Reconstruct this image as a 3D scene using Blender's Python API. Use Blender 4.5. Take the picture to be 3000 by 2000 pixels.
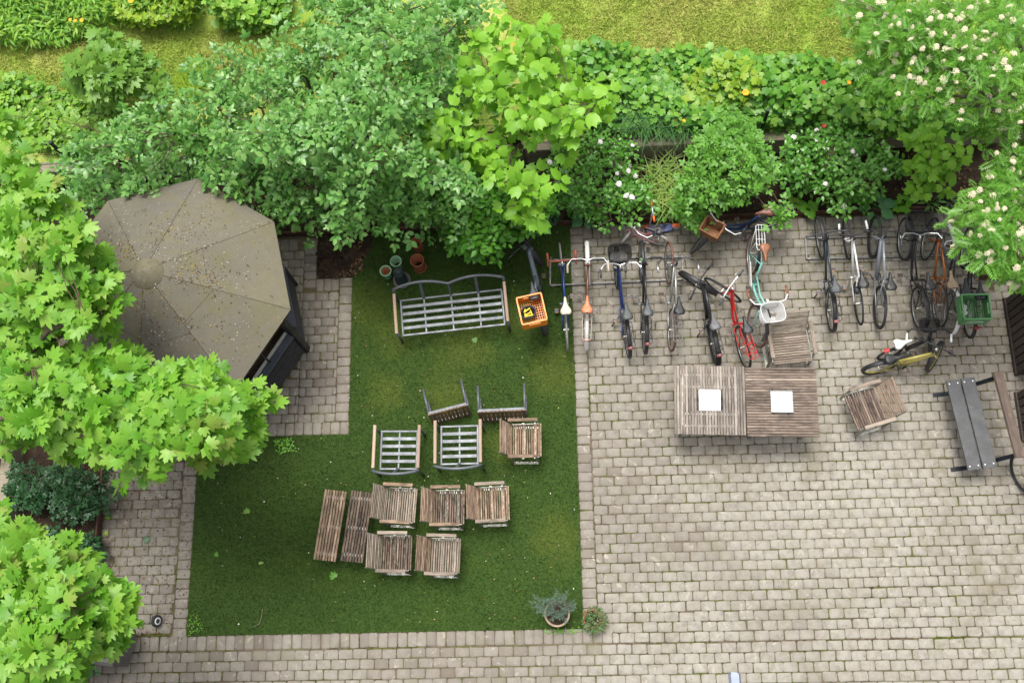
import bpy, math, random
import numpy as np
from mathutils import Vector, Matrix, Euler

for o in list(bpy.data.objects):
    bpy.data.objects.remove(o, do_unlink=True)
SC = bpy.context.scene
COL = SC.collection
random.seed(7)
RNG = np.random.default_rng(7)
PI = math.pi
def rad(a): return math.radians(a)

# ------------------------------------------------------------------ camera
CAM_R = Matrix(((0.9979266, 0.0335809, 0.0549069), (-0.0167651, 0.9592727, -0.2819837), (-0.0621400, 0.2804785, 0.9578468)))
CAM_C = Vector((-0.0297, -6.2881, 16.0103))
CAM_F = 3172.84
cd = bpy.data.cameras.new('camera')
cd.sensor_width = 36.0
cd.lens = CAM_F / 3000 * 36.0
cd.clip_end = 200.0
cam = bpy.data.objects.new('camera', cd)
COL.objects.link(cam)
cam.matrix_world = Matrix.Translation(CAM_C) @ CAM_R.to_4x4()
SC.camera = cam

# ------------------------------------------------------------------ sky, sun, exposure (overcast)
SUN_EL, SUN_AZ = 75.0, 345.0       # azimuth clockwise from +Y
w = bpy.data.worlds.new('World'); SC.world = w; w.use_nodes = True
nt = w.node_tree; nt.nodes.clear()
sky = nt.nodes.new('ShaderNodeTexSky'); sky.sky_type = 'NISHITA'; sky.sun_disc = False
sky.sun_elevation = rad(SUN_EL); sky.sun_rotation = rad(SUN_AZ); sky.air_density = 1.0; sky.dust_density = 5.0
hs = nt.nodes.new('ShaderNodeHueSaturation'); hs.inputs['Saturation'].default_value = 0.22
bg = nt.nodes.new('ShaderNodeBackground'); bg.inputs['Strength'].default_value = 0.15
wo = nt.nodes.new('ShaderNodeOutputWorld')
# overcast sky: zenith three times as bright as the horizon
tcw = nt.nodes.new('ShaderNodeTexCoord'); sxyz = nt.nodes.new('ShaderNodeSeparateXYZ'); nt.links.new(tcw.outputs['Generated'], sxyz.inputs[0])
mr = nt.nodes.new('ShaderNodeMapRange'); mr.inputs['From Min'].default_value = 0.0; mr.inputs['From Max'].default_value = 1.0; mr.inputs['To Min'].default_value = 0.05; mr.inputs['To Max'].default_value = 0.15
nt.links.new(sxyz.outputs['Z'], mr.inputs['Value']); nt.links.new(mr.outputs[0], bg.inputs['Strength'])
nt.links.new(sky.outputs[0], hs.inputs['Color']); nt.links.new(hs.outputs[0], bg.inputs['Color']); nt.links.new(bg.outputs[0], wo.inputs['Surface'])
sl = bpy.data.lights.new('sun', 'SUN'); sl.energy = 1.5; sl.angle = rad(20); sl.color = (1.0, 0.965, 0.91)
so = bpy.data.objects.new('sun', sl); COL.objects.link(so)
_az = rad(SUN_AZ); _el = rad(SUN_EL)
_dir = Vector((math.sin(_az) * math.cos(_el), math.cos(_az) * math.cos(_el), math.sin(_el)))
so.rotation_euler = _dir.to_track_quat('Z', 'Y').to_euler()
SC.view_settings.view_transform = 'Standard'; SC.view_settings.look = 'None'
SC.view_settings.gamma = 1.0; SC.view_settings.use_curve_mapping = False
SC.view_settings.exposure = 0.85
SC.render.engine = 'CYCLES'

def at(px, py, z=0.0):
    """point of the place seen at photograph pixel (3000 wide) and height z"""
    d = CAM_R @ Vector(((px - 1500) / CAM_F, -(py - 1000) / CAM_F, -1.0))
    t = (z - CAM_C.z) / d.z
    return CAM_C + d * t

# ------------------------------------------------------------------ object helpers
def tag(o, label=None, cat=None, group=None, kind=None):
    if label: o['label'] = label
    if cat: o['category'] = cat
    if group: o['group'] = group
    if kind: o['kind'] = kind
    return o
def thing(name, loc=(0, 0, 0), rz=0.0, label=None, cat=None, group=None):
    o = bpy.data.objects.new(name, None); COL.objects.link(o)
    o.empty_display_size = 0.1
    o.location = loc; o.rotation_euler = (0, 0, rz)
    return tag(o, label, cat, group)
def copy_tree(o, parent=None):
    c = o.copy(); COL.objects.link(c); c.parent = parent
    for ch in list(o.children): copy_tree(ch, c)
    return c
def link(name, me, parent=None, mw=None):
    o = bpy.data.objects.new(name, me); COL.objects.link(o)
    if parent is not None: o.parent = parent
    if mw is not None: o.matrix_local = mw
    return o

class MB:
    def __init__(s): s.v = []; s.f = []
    def add(s, vs, fs):
        b = len(s.v); s.v += [tuple(v) for v in vs]; s.f += [tuple(i + b for i in f) for f in fs]; return s
    def beam(s, p0, p1, w, h, up=(0, 0, 1), ch=None):
        """bar from p0 to p1, width w sideways, h along up, long edges chamfered"""
        p0 = Vector(p0); p1 = Vector(p1); x = (p1 - p0).normalized(); up = Vector(up)
        y = up.cross(x)
        if y.length < 1e-5: y = Vector((1, 0, 0)).cross(x)
        if y.length < 1e-5: y = Vector((0, 1, 0)).cross(x)
        y.normalize(); z = x.cross(y)
        c = min(w, h) * 0.14 if ch is None else ch
        a, b = w / 2, h / 2
        if c <= 0: sec = [(-a, -b), (a, -b), (a, b), (-a, b)]
        else: sec = [(-a + c, -b), (a - c, -b), (a, -b + c), (a, b - c), (a - c, b), (-a + c, b), (-a, b - c), (-a, -b + c)]
        n = len(sec)
        vs = [p0 + y * u + z * v for u, v in sec] + [p1 + y * u + z * v for u, v in sec]
        fs = [(i, (i + 1) % n, n + (i + 1) % n, n + i) for i in range(n)] + [tuple(range(n))[::-1], tuple(range(n, 2 * n))]
        return s.add(vs, fs)
    def box(s, x0, y0, z0, x1, y1, z1, ch=None):
        return s.beam((x0, (y0 + y1) / 2, (z0 + z1) / 2), (x1, (y0 + y1) / 2, (z0 + z1) / 2), abs(y1 - y0), abs(z1 - z0), ch=ch)
    def tube(s, pts, r, n=8, closed=False, cap=True):
        pts = [Vector(p) for p in pts]; m = len(pts)
        rs = r if isinstance(r, (list, tuple)) else [r] * m
        vs = []; ref = None
        for i, p in enumerate(pts):
            if closed: t = pts[(i + 1) % m] - pts[i - 1]
            else: t = pts[min(i + 1, m - 1)] - pts[max(i - 1, 0)]
            t.normalize()
            if ref is None:
                ref = Vector((0, 0, 1)) if abs(t.z) < 0.9 else Vector((1, 0, 0))
            u = ref - t * ref.dot(t)
            if u.length < 1e-6: u = t.orthogonal()
            u.normalize(); v = t.cross(u); ref = u
            for k in range(n):
                a = 2 * PI * k / n
                vs.append(p + (u * math.cos(a) + v * math.sin(a)) * rs[i])
        fs = []
        for i in range(m if closed else m - 1):
            j = (i + 1) % m
            for k in range(n):
                l = (k + 1) % n
                fs.append((i * n + k, i * n + l, j * n + l, j * n + k))
        if not closed and cap:
            fs.append(tuple(range(n))[::-1]); fs.append(tuple((m - 1) * n + k for k in range(n)))
        return s.add(vs, fs)
    def lathe(s, prof, n=24, c=(0, 0, 0), M=None):
        vs = []; c = Vector(c)
        for (r, z) in prof:
            for k in range(n):
                a = 2 * PI * k / n
                v = Vector((r * math.cos(a), r * math.sin(a), z))
                vs.append((M @ v if M else v) + c)
        fs = []
        for i in range(len(prof) - 1):
            for k in range(n):
                l = (k + 1) % n
                fs.append((i * n + k, i * n + l, (i + 1) * n + l, (i + 1) * n + k))
        return s.add(vs, fs)
    def disc(s, r, z, n=24, c=(0, 0, 0), M=None):
        c = Vector(c)
        vs = [(M @ Vector((r * math.cos(2 * PI * k / n), r * math.sin(2 * PI * k / n), z)) if M else Vector((r * math.cos(2 * PI * k / n), r * math.sin(2 * PI * k / n), z))) + c for k in range(n)]
        return s.add(vs, [tuple(range(n))])
    def poly(s, pts, z0, z1):
        n = len(pts)
        vs = [(x, y, z0) for x, y in pts] + [(x, y, z1) for x, y in pts]
        return s.add(vs, [(i, (i + 1) % n, n + (i + 1) % n, n + i) for i in range(n)] + [tuple(range(n))[::-1], tuple(range(n, 2 * n))])
    def mesh(s, name, mat=None, smooth=False):
        me = bpy.data.meshes.new(name); me.from_pydata(s.v, [], s.f)
        if mat: me.materials.append(mat)
        if smooth:
            me.polygons.foreach_set('use_smooth', [True] * len(me.polygons))
        me.update(); return me
    def build(s, name, mat, parent=None, smooth=False, mw=None):
        return link(name, s.mesh(name, mat, smooth), parent, mw)

def np_mesh(name, V, F, mat=None, smooth=False):
    """V (n,3) array, F (m,k) array of equal-sized faces"""
    me = bpy.data.meshes.new(name)
    V = np.ascontiguousarray(V, np.float32); F = np.ascontiguousarray(F, np.int32)
    m, k = F.shape
    me.vertices.add(len(V)); me.vertices.foreach_set('co', V.ravel())
    me.loops.add(m * k); me.loops.foreach_set('vertex_index', F.ravel())
    me.polygons.add(m); me.polygons.foreach_set('loop_start', np.arange(0, m * k, k, dtype=np.int32))
    me.polygons.foreach_set('loop_total', np.full(m, k, np.int32))
    if smooth: me.polygons.foreach_set('use_smooth', np.ones(m, bool))
    if mat: me.materials.append(mat)
    me.update(calc_edges=True); return me

# ------------------------------------------------------------------ materials
class NT:
    def __init__(s, name):
        s.m = bpy.data.materials.new(name); s.m.use_nodes = True
        s.t = s.m.node_tree; s.t.nodes.clear()
        s.out = s.n('ShaderNodeOutputMaterial')
    def n(s, ty, **kw):
        q = s.t.nodes.new(ty)
        for k, v in kw.items(): setattr(q, k, v)
        return q
    def l(s, a, b): s.t.links.new(a, b)
    def coords(s, which='Object', scale=(1, 1, 1), rnd=False):
        tc = s.n('ShaderNodeTexCoord'); mp = s.n('ShaderNodeMapping')
        s.l(tc.outputs[which], mp.inputs['Vector']); mp.inputs['Scale'].default_value = scale
        if rnd:
            oi = s.n('ShaderNodeObjectInfo'); vm = s.n('ShaderNodeVectorMath', operation='SCALE')
            vm.inputs[0].default_value = (37.0, 53.0, 71.0); s.l(oi.outputs['Random'], vm.inputs['Scale']); s.l(vm.outputs[0], mp.inputs['Location'])
        return mp.outputs[0]
    def pos(s, scale=(1, 1, 1)):
        g = s.n('ShaderNodeNewGeometry'); mp = s.n('ShaderNodeMapping'); s.l(g.outputs['Position'], mp.inputs['Vector'])
        mp.inputs['Scale'].default_value = scale; return mp.outputs[0]
    def noise(s, vec, scale, detail=3.0, rough=0.55, dist=0.0):
        q = s.n('ShaderNodeTexNoise'); q.inputs['Scale'].default_value = scale; q.inputs['Detail'].default_value = detail
        q.inputs['Roughness'].default_value = rough; q.inputs['Distortion'].default_value = dist
        if vec is not None: s.l(vec, q.inputs['Vector'])
        return q.outputs['Fac']
    def ramp(s, fac, stops, interp='LINEAR'):
        q = s.n('ShaderNodeValToRGB'); q.color_ramp.interpolation = interp
        e = q.color_ramp.elements
        while len(e) < len(stops): e.new(0.5)
        for i, (p, c) in enumerate(stops):
            e[i].position = p; e[i].color = (c[0], c[1], c[2], 1) if not isinstance(c, (int, float)) else (c, c, c, 1)
        s.l(fac, q.inputs['Fac']); return q.outputs['Color']
    def mix(s, fac, a, b, mode='MIX'):
        q = s.n('ShaderNodeMix', data_type='RGBA', blend_type=mode)
        for sock, v in ((q.inputs[0], fac), (q.inputs[6], a), (q.inputs[7], b)):
            if hasattr(v, 'links'): s.l(v, sock)
            elif isinstance(v, (int, float)): sock.default_value = v
            else: sock.default_value = (v[0], v[1], v[2], 1)
        return q.outputs[2]
    def math(s, op, a, b=0.0, clamp=False):
        q = s.n('ShaderNodeMath', operation=op); q.use_clamp = clamp
        for i, v in enumerate((a, b)):
            if hasattr(v, 'links'): s.l(v, q.inputs[i])
            else: q.inputs[i].default_value = v
        return q.outputs[0]
    def rand(s, island=True):
        oi = s.n('ShaderNodeObjectInfo')
        if not island: return oi.outputs['Random']
        g = s.n('ShaderNodeNewGeometry')
        return s.math('FRACT', s.math('ADD', g.outputs['Random Per Island'], oi.outputs['Random']))
    def spots(s, pts, nz, amp=0.5):
        '''soft mask of irregular round areas (x, y, radius) on the ground'''
        g = s.n('ShaderNodeNewGeometry'); out = None
        for (x, y, r) in pts:
            d = s.n('ShaderNodeVectorMath', operation='DISTANCE'); s.l(g.outputs['Position'], d.inputs[0]); d.inputs[1].default_value = (x, y, 0)
            v = s.math('ADD', s.math('DIVIDE', d.outputs['Value'], r), s.math('MULTIPLY', s.math('SUBTRACT', nz, 0.5), amp * 2))
            m_ = s.ramp(v, [(0.35, 1.0), (1.0, 0.0)])
            out = m_ if out is None else s.math('MAXIMUM', out, m_)
        return out
    def bsdf(s, col, rough=0.6, metal=0.0, bump=None, bs=0.3, bd=0.01, spec=0.5, coat=0.0):
        b = s.n('ShaderNodeBsdfPrincipled')
        if hasattr(col, 'links'): s.l(col, b.inputs['Base Color'])
        else: b.inputs['Base Color'].default_value = (col[0], col[1], col[2], 1)
        if hasattr(rough, 'links'): s.l(rough, b.inputs['Roughness'])
        else: b.inputs['Roughness'].default_value = rough
        b.inputs['Metallic'].default_value = metal; b.inputs['Specular IOR Level'].default_value = spec
        b.inputs['Coat Weight'].default_value = coat
        if bump is not None:
            q = s.n('ShaderNodeBump'); q.inputs['Strength'].default_value = bs; q.inputs['Distance'].default_value = bd
            s.l(bump, q.inputs['Height']); s.l(q.outputs[0], b.inputs['Normal'])
        return b
    def done(s, sh):
        s.l(sh.outputs[0], s.out.inputs['Surface']); return s.m

def mul(c, k): return (c[0] * k, c[1] * k, c[2] * k)
MATS = {}
def paint(name, col, rough=0.45, metal=0.0, var=0.18, scale=14, bump=0.0, coat=0.0, dirt=None, spec=0.5):
    """plain surface with soft mottling, optional dirt specks"""
    if name in MATS: return MATS[name]
    t = NT(name); v = t.coords('Object', rnd=True)
    nz = t.noise(v, scale, 4)
    c = t.ramp(nz, [(0.3, mul(col, 1 - var)), (0.7, mul(col, 1 + var * 0.6))])
    if dirt is not None:
        d = t.noise(v, scale * 2.6, 5, 0.65)
        c = t.mix(t.ramp(d, [(0.56, 0.0), (0.7, 0.75)]), c, dirt)
    r = t.ramp(nz, [(0.3, min(1, rough + 0.1)), (0.7, max(0.05, rough - 0.06))])
    m = t.done(t.bsdf(c, r, metal, t.noise(v, scale * 6, 3) if bump else None, bump, 0.004, spec, coat))
    MATS[name] = m; return m

def wood(name, light, mid, dark, stain=0.5, rough=0.75):
    """weathered slat: grain along local X, every slat its own tone, dark water stains"""
    t = NT(name); r = t.rand()
    v = t.coords('Object', (3.0, 130.0, 130.0), True)
    g = t.noise(v, 1.6, 3, 0.55, 0.3)
    base = t.ramp(g, [(0.25, dark), (0.5, mid), (0.75, light)])
    tone = t.ramp(r, [(0.0, mul(mid, 0.5)), (0.3, mul(mid, 0.85)), (0.6, mid), (1.0, mul(light, 1.12))])
    c = t.mix(0.62, base, tone)
    v2 = t.coords('Object', (3.2, 9.0, 9.0), True)
    s1 = t.noise(v2, 1.3, 4, 0.6)
    c = t.mix(t.math('MULTIPLY', t.ramp(s1, [(0.44, 0.0), (0.63, 1.0)]), stain), c, mul(dark, 0.42))
    gr = t.ramp(t.noise(v2, 2.3, 3), [(0.55, 0.0), (0.75, 0.45)])
    c = t.mix(gr, c, mul(light, 1.25))
    return t.done(t.bsdf(c, rough, 0, g, 0.35, 0.004, 0.3))

def leafmat(name, cols, trans=0.35, rough=0.42, spec=0.4, trcol=None, tint=None, odd=None):
    t = NT(name); r = t.rand()
    n = len(cols)
    c = t.ramp(r, [(i / max(1, n - 1), cols[i]) for i in range(n)])
    big = t.noise(t.pos(), 1.7, 2)
    c = t.mix(t.ramp(big, [(0.35, 0.0), (0.75, 0.35)]), c, tint if tint else mul(cols[-1], 1.12))
    if odd:
        on = t.noise(t.pos(), 1.1, 3, 0.6)
        c = t.mix(t.math('MULTIPLY', t.ramp(on, [(0.55, 0.0), (0.63, 1.0)]), t.ramp(r, [(0.5, 0.0), (0.65, 0.55)])), c, odd)
    hue = t.noise(t.coords('Object', rnd=True), 24.0, 2)
    c = t.mix(t.ramp(hue, [(0.35, 0.0), (0.75, 0.3)]), c, mul(cols[0], 0.8))
    b = t.bsdf(c, rough, 0, None, spec=spec)
    tr = t.n('ShaderNodeBsdfTranslucent')
    t.l(t.mix(1.0, c, trcol if trcol else (1.15, 1.1, 0.45), 'MULTIPLY'), tr.inputs['Color'])
    mx = t.n('ShaderNodeMixShader'); mx.inputs[0].default_value = trans
    t.l(b.outputs[0], mx.inputs[1]); t.l(tr.outputs[0], mx.inputs[2])
    return t.done(mx)
# ================================================================== THE SETTING
def m_stone():
    t = NT('paving_stone'); r = t.rand(); p = t.pos()
    c = t.ramp(r, [(0.0, (0.20, 0.165, 0.135)), (0.15, (0.252, 0.221, 0.188)), (0.5, (0.29, 0.257, 0.22)), (0.85, (0.325, 0.292, 0.252)), (1.0, (0.245, 0.202, 0.172))])
    big = t.noise(p, 0.9, 3)
    c = t.mix(t.ramp(big, [(0.35, 0.0), (0.65, 0.5)]), c, (0.302, 0.28, 0.243))
    pale = t.noise(p, 0.33, 4, 0.6)
    c = t.mix(t.ramp(pale, [(0.46, 0.0), (0.62, 0.55)]), c, (0.41, 0.383, 0.335))
    lightened = t.spots([(3.9, -4.4, 3.0), (1.6, -6.6, 2.2), (5.6, -6.2, 2.4)], t.noise(p, 1.1, 5, 0.65), 0.7)  # brighter open-sky light on the lower right yard, painted into the stone colour
    c = t.mix(t.math('MULTIPLY', lightened, 0.62), c, (0.43, 0.405, 0.355))
    drt = t.noise(p, 0.7, 5, 0.7, 0.6)
    c = t.mix(t.ramp(drt, [(0.54, 0.0), (0.70, 0.55)]), c, (0.20, 0.165, 0.115))
    mid = t.noise(p, 9.0, 4, 0.6)
    c = t.mix(t.ramp(mid, [(0.3, 0.55), (0.55, 0.0)]), c, (0.20, 0.175, 0.145))
    gr = t.noise(p, 140.0, 3, 0.7)
    c = t.mix(0.5, c, t.ramp(gr, [(0.3, mul((1, 1, 1), 0.62)), (0.7, mul((1, 1, 1), 1.22))]), 'MULTIPLY')
    wh = t.noise(p, 6.0, 6, 0.75, 1.2)
    c = t.mix(t.ramp(wh, [(0.585, 0.0), (0.66, 0.65)]), c, (0.54, 0.485, 0.41))
    gn = t.noise(p, 2.2, 4, 0.6)
    c = t.mix(t.ramp(gn, [(0.55, 0.0), (0.72, 0.35)]), c, (0.21, 0.205, 0.10))
    sp = t.noise(p, 60.0, 2, 0.5)
    c = t.mix(t.ramp(sp, [(0.70, 0.0), (0.76, 0.6)]), c, (0.12, 0.10, 0.075))
    c = t.mix(1.0, c, (0.86, 0.86, 0.845), 'MULTIPLY')
    bump = t.math('ADD', t.math('MULTIPLY', gr, 0.4), t.noise(p, 30.0, 4))
    return t.done(t.bsdf(c, 0.88, 0, bump, 0.5, 0.006, 0.25))
def m_joint():
    t = NT('mossy_joint'); p = t.pos()
    a = t.noise(p, 1.6, 4, 0.6); b = t.noise(p, 16.0, 4, 0.6)
    c = t.ramp(b, [(0.3, (0.038, 0.029, 0.02)), (0.55, (0.115, 0.088, 0.06)), (0.8, (0.20, 0.16, 0.115))])
    moss = t.ramp(b, [(0.3, (0.028, 0.035, 0.006)), (0.7, (0.11, 0.125, 0.02))])
    c = t.mix(t.ramp(a, [(0.42, 0.0), (0.58, 0.9)]), c, moss)
    c = t.mix(t.ramp(t.noise(p, 0.55, 3), [(0.47, 0.0), (0.64, 0.5)]), c, (0.20, 0.165, 0.12))
    return t.done(t.bsdf(c, 0.95, 0, b, 0.8, 0.01, 0.1))
def m_soil():
    t = NT('soil'); p = t.pos()
    a = t.noise(p, 7.0, 6, 0.7); b = t.noise(p, 60.0, 4, 0.7)
    c = t.ramp(a, [(0.3, (0.022, 0.015, 0.010)), (0.55, (0.055, 0.038, 0.026)), (0.75, (0.10, 0.072, 0.05))])
    c = t.mix(t.ramp(b, [(0.62, 0.0), (0.72, 0.7)]), c, (0.17, 0.125, 0.085))
    return t.done(t.bsdf(c, 0.95, 0, t.math('ADD', a, b), 0.9, 0.03, 0.15))
def m_turf():
    t = NT('turf'); p = t.pos(); r = t.rand()
    a = t.noise(p, 1.3, 5, 0.62); b = t.noise(p, 26.0, 4, 0.7); f = t.noise(p, 150.0, 2, 0.6)
    c = t.ramp(r, [(0.0, (0.003, 0.012, 0.001)), (0.45, (0.011, 0.038, 0.002)), (0.85, (0.028, 0.080, 0.005)), (1.0, (0.085, 0.115, 0.022))])
    c = t.mix(t.ramp(b, [(0.35, 0.0), (0.7, 0.6)]), c, (0.018, 0.054, 0.003))
    c = t.mix(t.ramp(a, [(0.54, 0.0), (0.72, 0.6)]), c, (0.06, 0.105, 0.010))
    wn = t.spots([(-3.2, -0.95, 0.55), (-2.75, -1.35, 0.5), (-1.7, -1.6, 0.6), (-0.3, -2.1, 0.55), (-2.0, -2.4, 0.45), (-0.9, -1.2, 0.4), (-1.1, -3.2, 0.4), (-2.9, -2.3, 0.4), (-0.35, -4.6, 0.5)], t.noise(p, 4.2, 6, 0.75), 1.3)
    c = t.mix(t.math('MULTIPLY', wn, t.ramp(b, [(0.35, 0.1), (0.65, 0.7)])), c, (0.12, 0.15, 0.018))
    c = t.mix(t.ramp(f, [(0.30, 0.6), (0.55, 0.0)]), c, (0.005, 0.018, 0.002))
    return t.done(t.bsdf(c, 0.6, 0, f, 0.6, 0.02, 0.25))
def m_meadow():
    t = NT('meadow'); p = t.pos(); r = t.rand()
    a = t.noise(p, 0.75, 5, 0.6); b = t.noise(p, 9.0, 5, 0.7); f = t.noise(p, 60.0, 3, 0.6)
    c = t.ramp(r, [(0.0, (0.25, 0.39, 0.045)), (0.5, (0.44, 0.56, 0.09)), (1.0, (0.60, 0.64, 0.18))])
    c = t.mix(t.ramp(a, [(0.40, 0.0), (0.66, 0.75)]), c, (0.55, 0.51, 0.16))
    c = t.mix(t.ramp(b, [(0.36, 0.6), (0.5, 0.0)]), c, (0.25, 0.40, 0.045))
    c = t.mix(t.ramp(f, [(0.33, 0.5), (0.5, 0.0)]), c, (0.09, 0.12, 0.02))
    return t.done(t.bsdf(c, 0.7, 0, f, 0.6, 0.03, 0.2))
def m_concrete():
    t = NT('board_formed_concrete'); v = t.coords('Object', (0.8, 14.0, 14.0)); p = t.pos()
    g = t.noise(v, 1.8, 5, 0.65); a = t.noise(p, 3.0, 5, 0.65)
    c = t.ramp(g, [(0.3, (0.22, 0.185, 0.13)), (0.6, (0.33, 0.285, 0.215)), (0.8, (0.40, 0.36, 0.28))])
    c = t.mix(t.ramp(a, [(0.52, 0.0), (0.68, 0.6)]), c, (0.12, 0.115, 0.06))
    return t.done(t.bsdf(c, 0.9, 0, g, 0.5, 0.01, 0.2))
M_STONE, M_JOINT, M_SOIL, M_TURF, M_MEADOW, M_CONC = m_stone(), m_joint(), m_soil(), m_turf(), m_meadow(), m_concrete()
M_CORTEN = paint('corten_steel', (0.105, 0.052, 0.032), 0.7, 0.2, 0.4, 9, 0.3, dirt=(0.16, 0.075, 0.04))

def sheet(name, x0, y0, x1, y1, z, mat, kind='structure', n=1):
    xs = np.linspace(x0, x1, n + 1); ys = np.linspace(y0, y1, n + 1)
    X, Y = np.meshgrid(xs, ys); V = np.stack([X.ravel(), Y.ravel(), np.full(X.size, z)], 1)
    k = n + 1
    F = np.array([(j * k + i, j * k + i + 1, (j + 1) * k + i + 1, (j + 1) * k + i) for j in range(n) for i in range(n)])
    o = link(name, np_mesh(name, V, F, mat)); o['kind'] = kind; return o
sheet('ground', -60, -60, 60, 1.4, -0.09, M_SOIL)

# ---- paving: every stone its own block ------------------------------------------------
GC = (-5.575, -1.33)      # gazebo centre
stones = []              # cx, cy, w (x), h (y), full
def in_gazebo(x, y, r=1.30):
    return (x - GC[0]) ** 2 + (y - GC[1]) ** 2 < r * r
def field(x0, x1, ytop, nrows, off=0, skip=None, ph=0.14, pw=0.21):
    for j in range(nrows):
        cy = ytop - ph * (j + 0.5)
        x = x0 - (pw / 2 if (j + off) % 2 else 0)
        while x < x1 - 0.02:
            a, b = max(x, x0), min(x + pw, x1)
            if b - a > 0.04:
                cx = (a + b) / 2
                if not (skip and skip(cx, cy)): stones.append((cx, cy, b - a, ph, b - a > pw - 0.01))
            x += pw
def column(x0, x1, ytop, n, ph=0.14):
    for j in range(n): stones.append(((x0 + x1) / 2, ytop - ph * (j + 0.5), x1 - x0, ph, True))
def row(x0, n, ytop, h=0.21, pw=0.14, skip=None):
    for j in range(n):
        cx = x0 + pw * (j + 0.5)
        if not (skip and skip(cx)): stones.append((cx, ytop - h / 2, pw, h, False))
YB = -5.872
row(0.215, 52, 0.285)                                     # upright course along the steel edge
field(0.215, 7.6, 0.075, 43)                              # big right-hand field down to the bottom band
column(0.0, 0.205, 0.285, 44)
row(-7.15, 54, YB)                                        # header course below the lawn
field(0.41, 7.6, 0.075 - 43 * 0.14, 1, 1)
field(-7.2, 7.6, YB - 0.225, 9, 1)
column(-5.98, -5.775, -2.96, 21)
field(-7.17, -5.985, 0.05, 42, 0, lambda x, y: in_gazebo(x, y))
field(-5.985, -4.255, 0.05, 20, 1, lambda x, y: in_gazebo(x, y))
field(-4.255, -3.675, -0.66, 15, 0, lambda x, y: in_gazebo(x, y))
column(-4.25, -4.045, 0.26, 6)
row(-4.045, 3, -0.43, 0.21, 0.123)
column(-3.67, -3.465, -0.43, 16, 0.1449)
row(-5.98, 18, -2.755, 0.2)
row(-7.17, 20, 0.27, 0.21)
OCT = np.array([(-1, -.72), (-.82, -1), (.82, -1), (1, -.72), (1, .72), (.82, 1), (-.82, 1), (-1, .72)])
def stone_verts(w, h, rng):
    a = w / 2 - 0.0035; b = h / 2 - 0.0038
    o = OCT * np.array([a, b]) + rng.normal(0, 0.0022, (8, 2))
    k = min(0.024, h * 0.18) * rng.uniform(0.4, 1.0, 8)
    for i, (sx, sy) in enumerate(OCT):     # even corner cut whatever the proportions
        if abs(sx) == 1: o[i, 1] = np.sign(sy) * (b - k[i]) + rng.normal(0, 0.002)
        else: o[i, 0] = np.sign(sx) * (a - k[i]) + rng.normal(0, 0.002)
    dz = rng.normal(0, 0.0025)
    top = np.c_[o * np.array([1 - 0.007 / a, 1 - 0.007 / b]), np.full(8, dz) + rng.normal(0, 0.0012, 8)]
    mid = np.c_[o, np.full(8, dz - 0.009)]
    bot = np.c_[o, np.full(8, -0.05)]
    return np.r_[top, mid, bot]
SQ = [(0, 1, 2, 3), (0, 3, 4, 7), (4, 5, 6, 7)] + [(8 + i, 8 + (i + 1) % 8, (i + 1) % 8, i) for i in range(8)] + [(16 + i, 16 + (i + 1) % 8, 8 + (i + 1) % 8, 8 + i) for i in range(8)]
SQ = np.array(SQ)
pv = sheet('paving', -7.2, -7.45, 7.7, 0.31, -0.0095, M_JOINT)
nad = np.array([CAM_C.x + 1.4, CAM_C.y + 0.6])
full = sorted([i for i, s in enumerate(stones) if s[4]], key=lambda i: (stones[i][0] - nad[0]) ** 2 + ((stones[i][1] - nad[1]) * 1.5) ** 2)
single = set(full[:300])
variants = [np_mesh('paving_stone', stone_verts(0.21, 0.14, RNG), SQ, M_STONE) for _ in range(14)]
VV = []; n = 0
for i, (cx, cy, ww, hh, fl) in enumerate(stones):
    rz = RNG.normal(0, 0.012); jx, jy = RNG.normal(0, 0.0032, 2)
    if i in single:
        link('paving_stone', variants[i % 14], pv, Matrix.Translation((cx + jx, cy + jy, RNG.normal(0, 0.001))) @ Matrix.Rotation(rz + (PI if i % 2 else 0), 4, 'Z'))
    else:
        v = stone_verts(ww, hh, RNG); c, s_ = math.cos(rz), math.sin(rz)
        x = v[:, 0] * c - v[:, 1] * s_ + cx + jx; y = v[:, 0] * s_ + v[:, 1] * c + cy + jy
        VV.append(np.c_[x, y, v[:, 2]])
FF = np.concatenate([SQ + 24 * k for k in range(len(VV))])
tag(link('paving_stones', np_mesh('paving_stones', np.concatenate(VV), FF, M_STONE), pv), kind='stuff')

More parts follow.
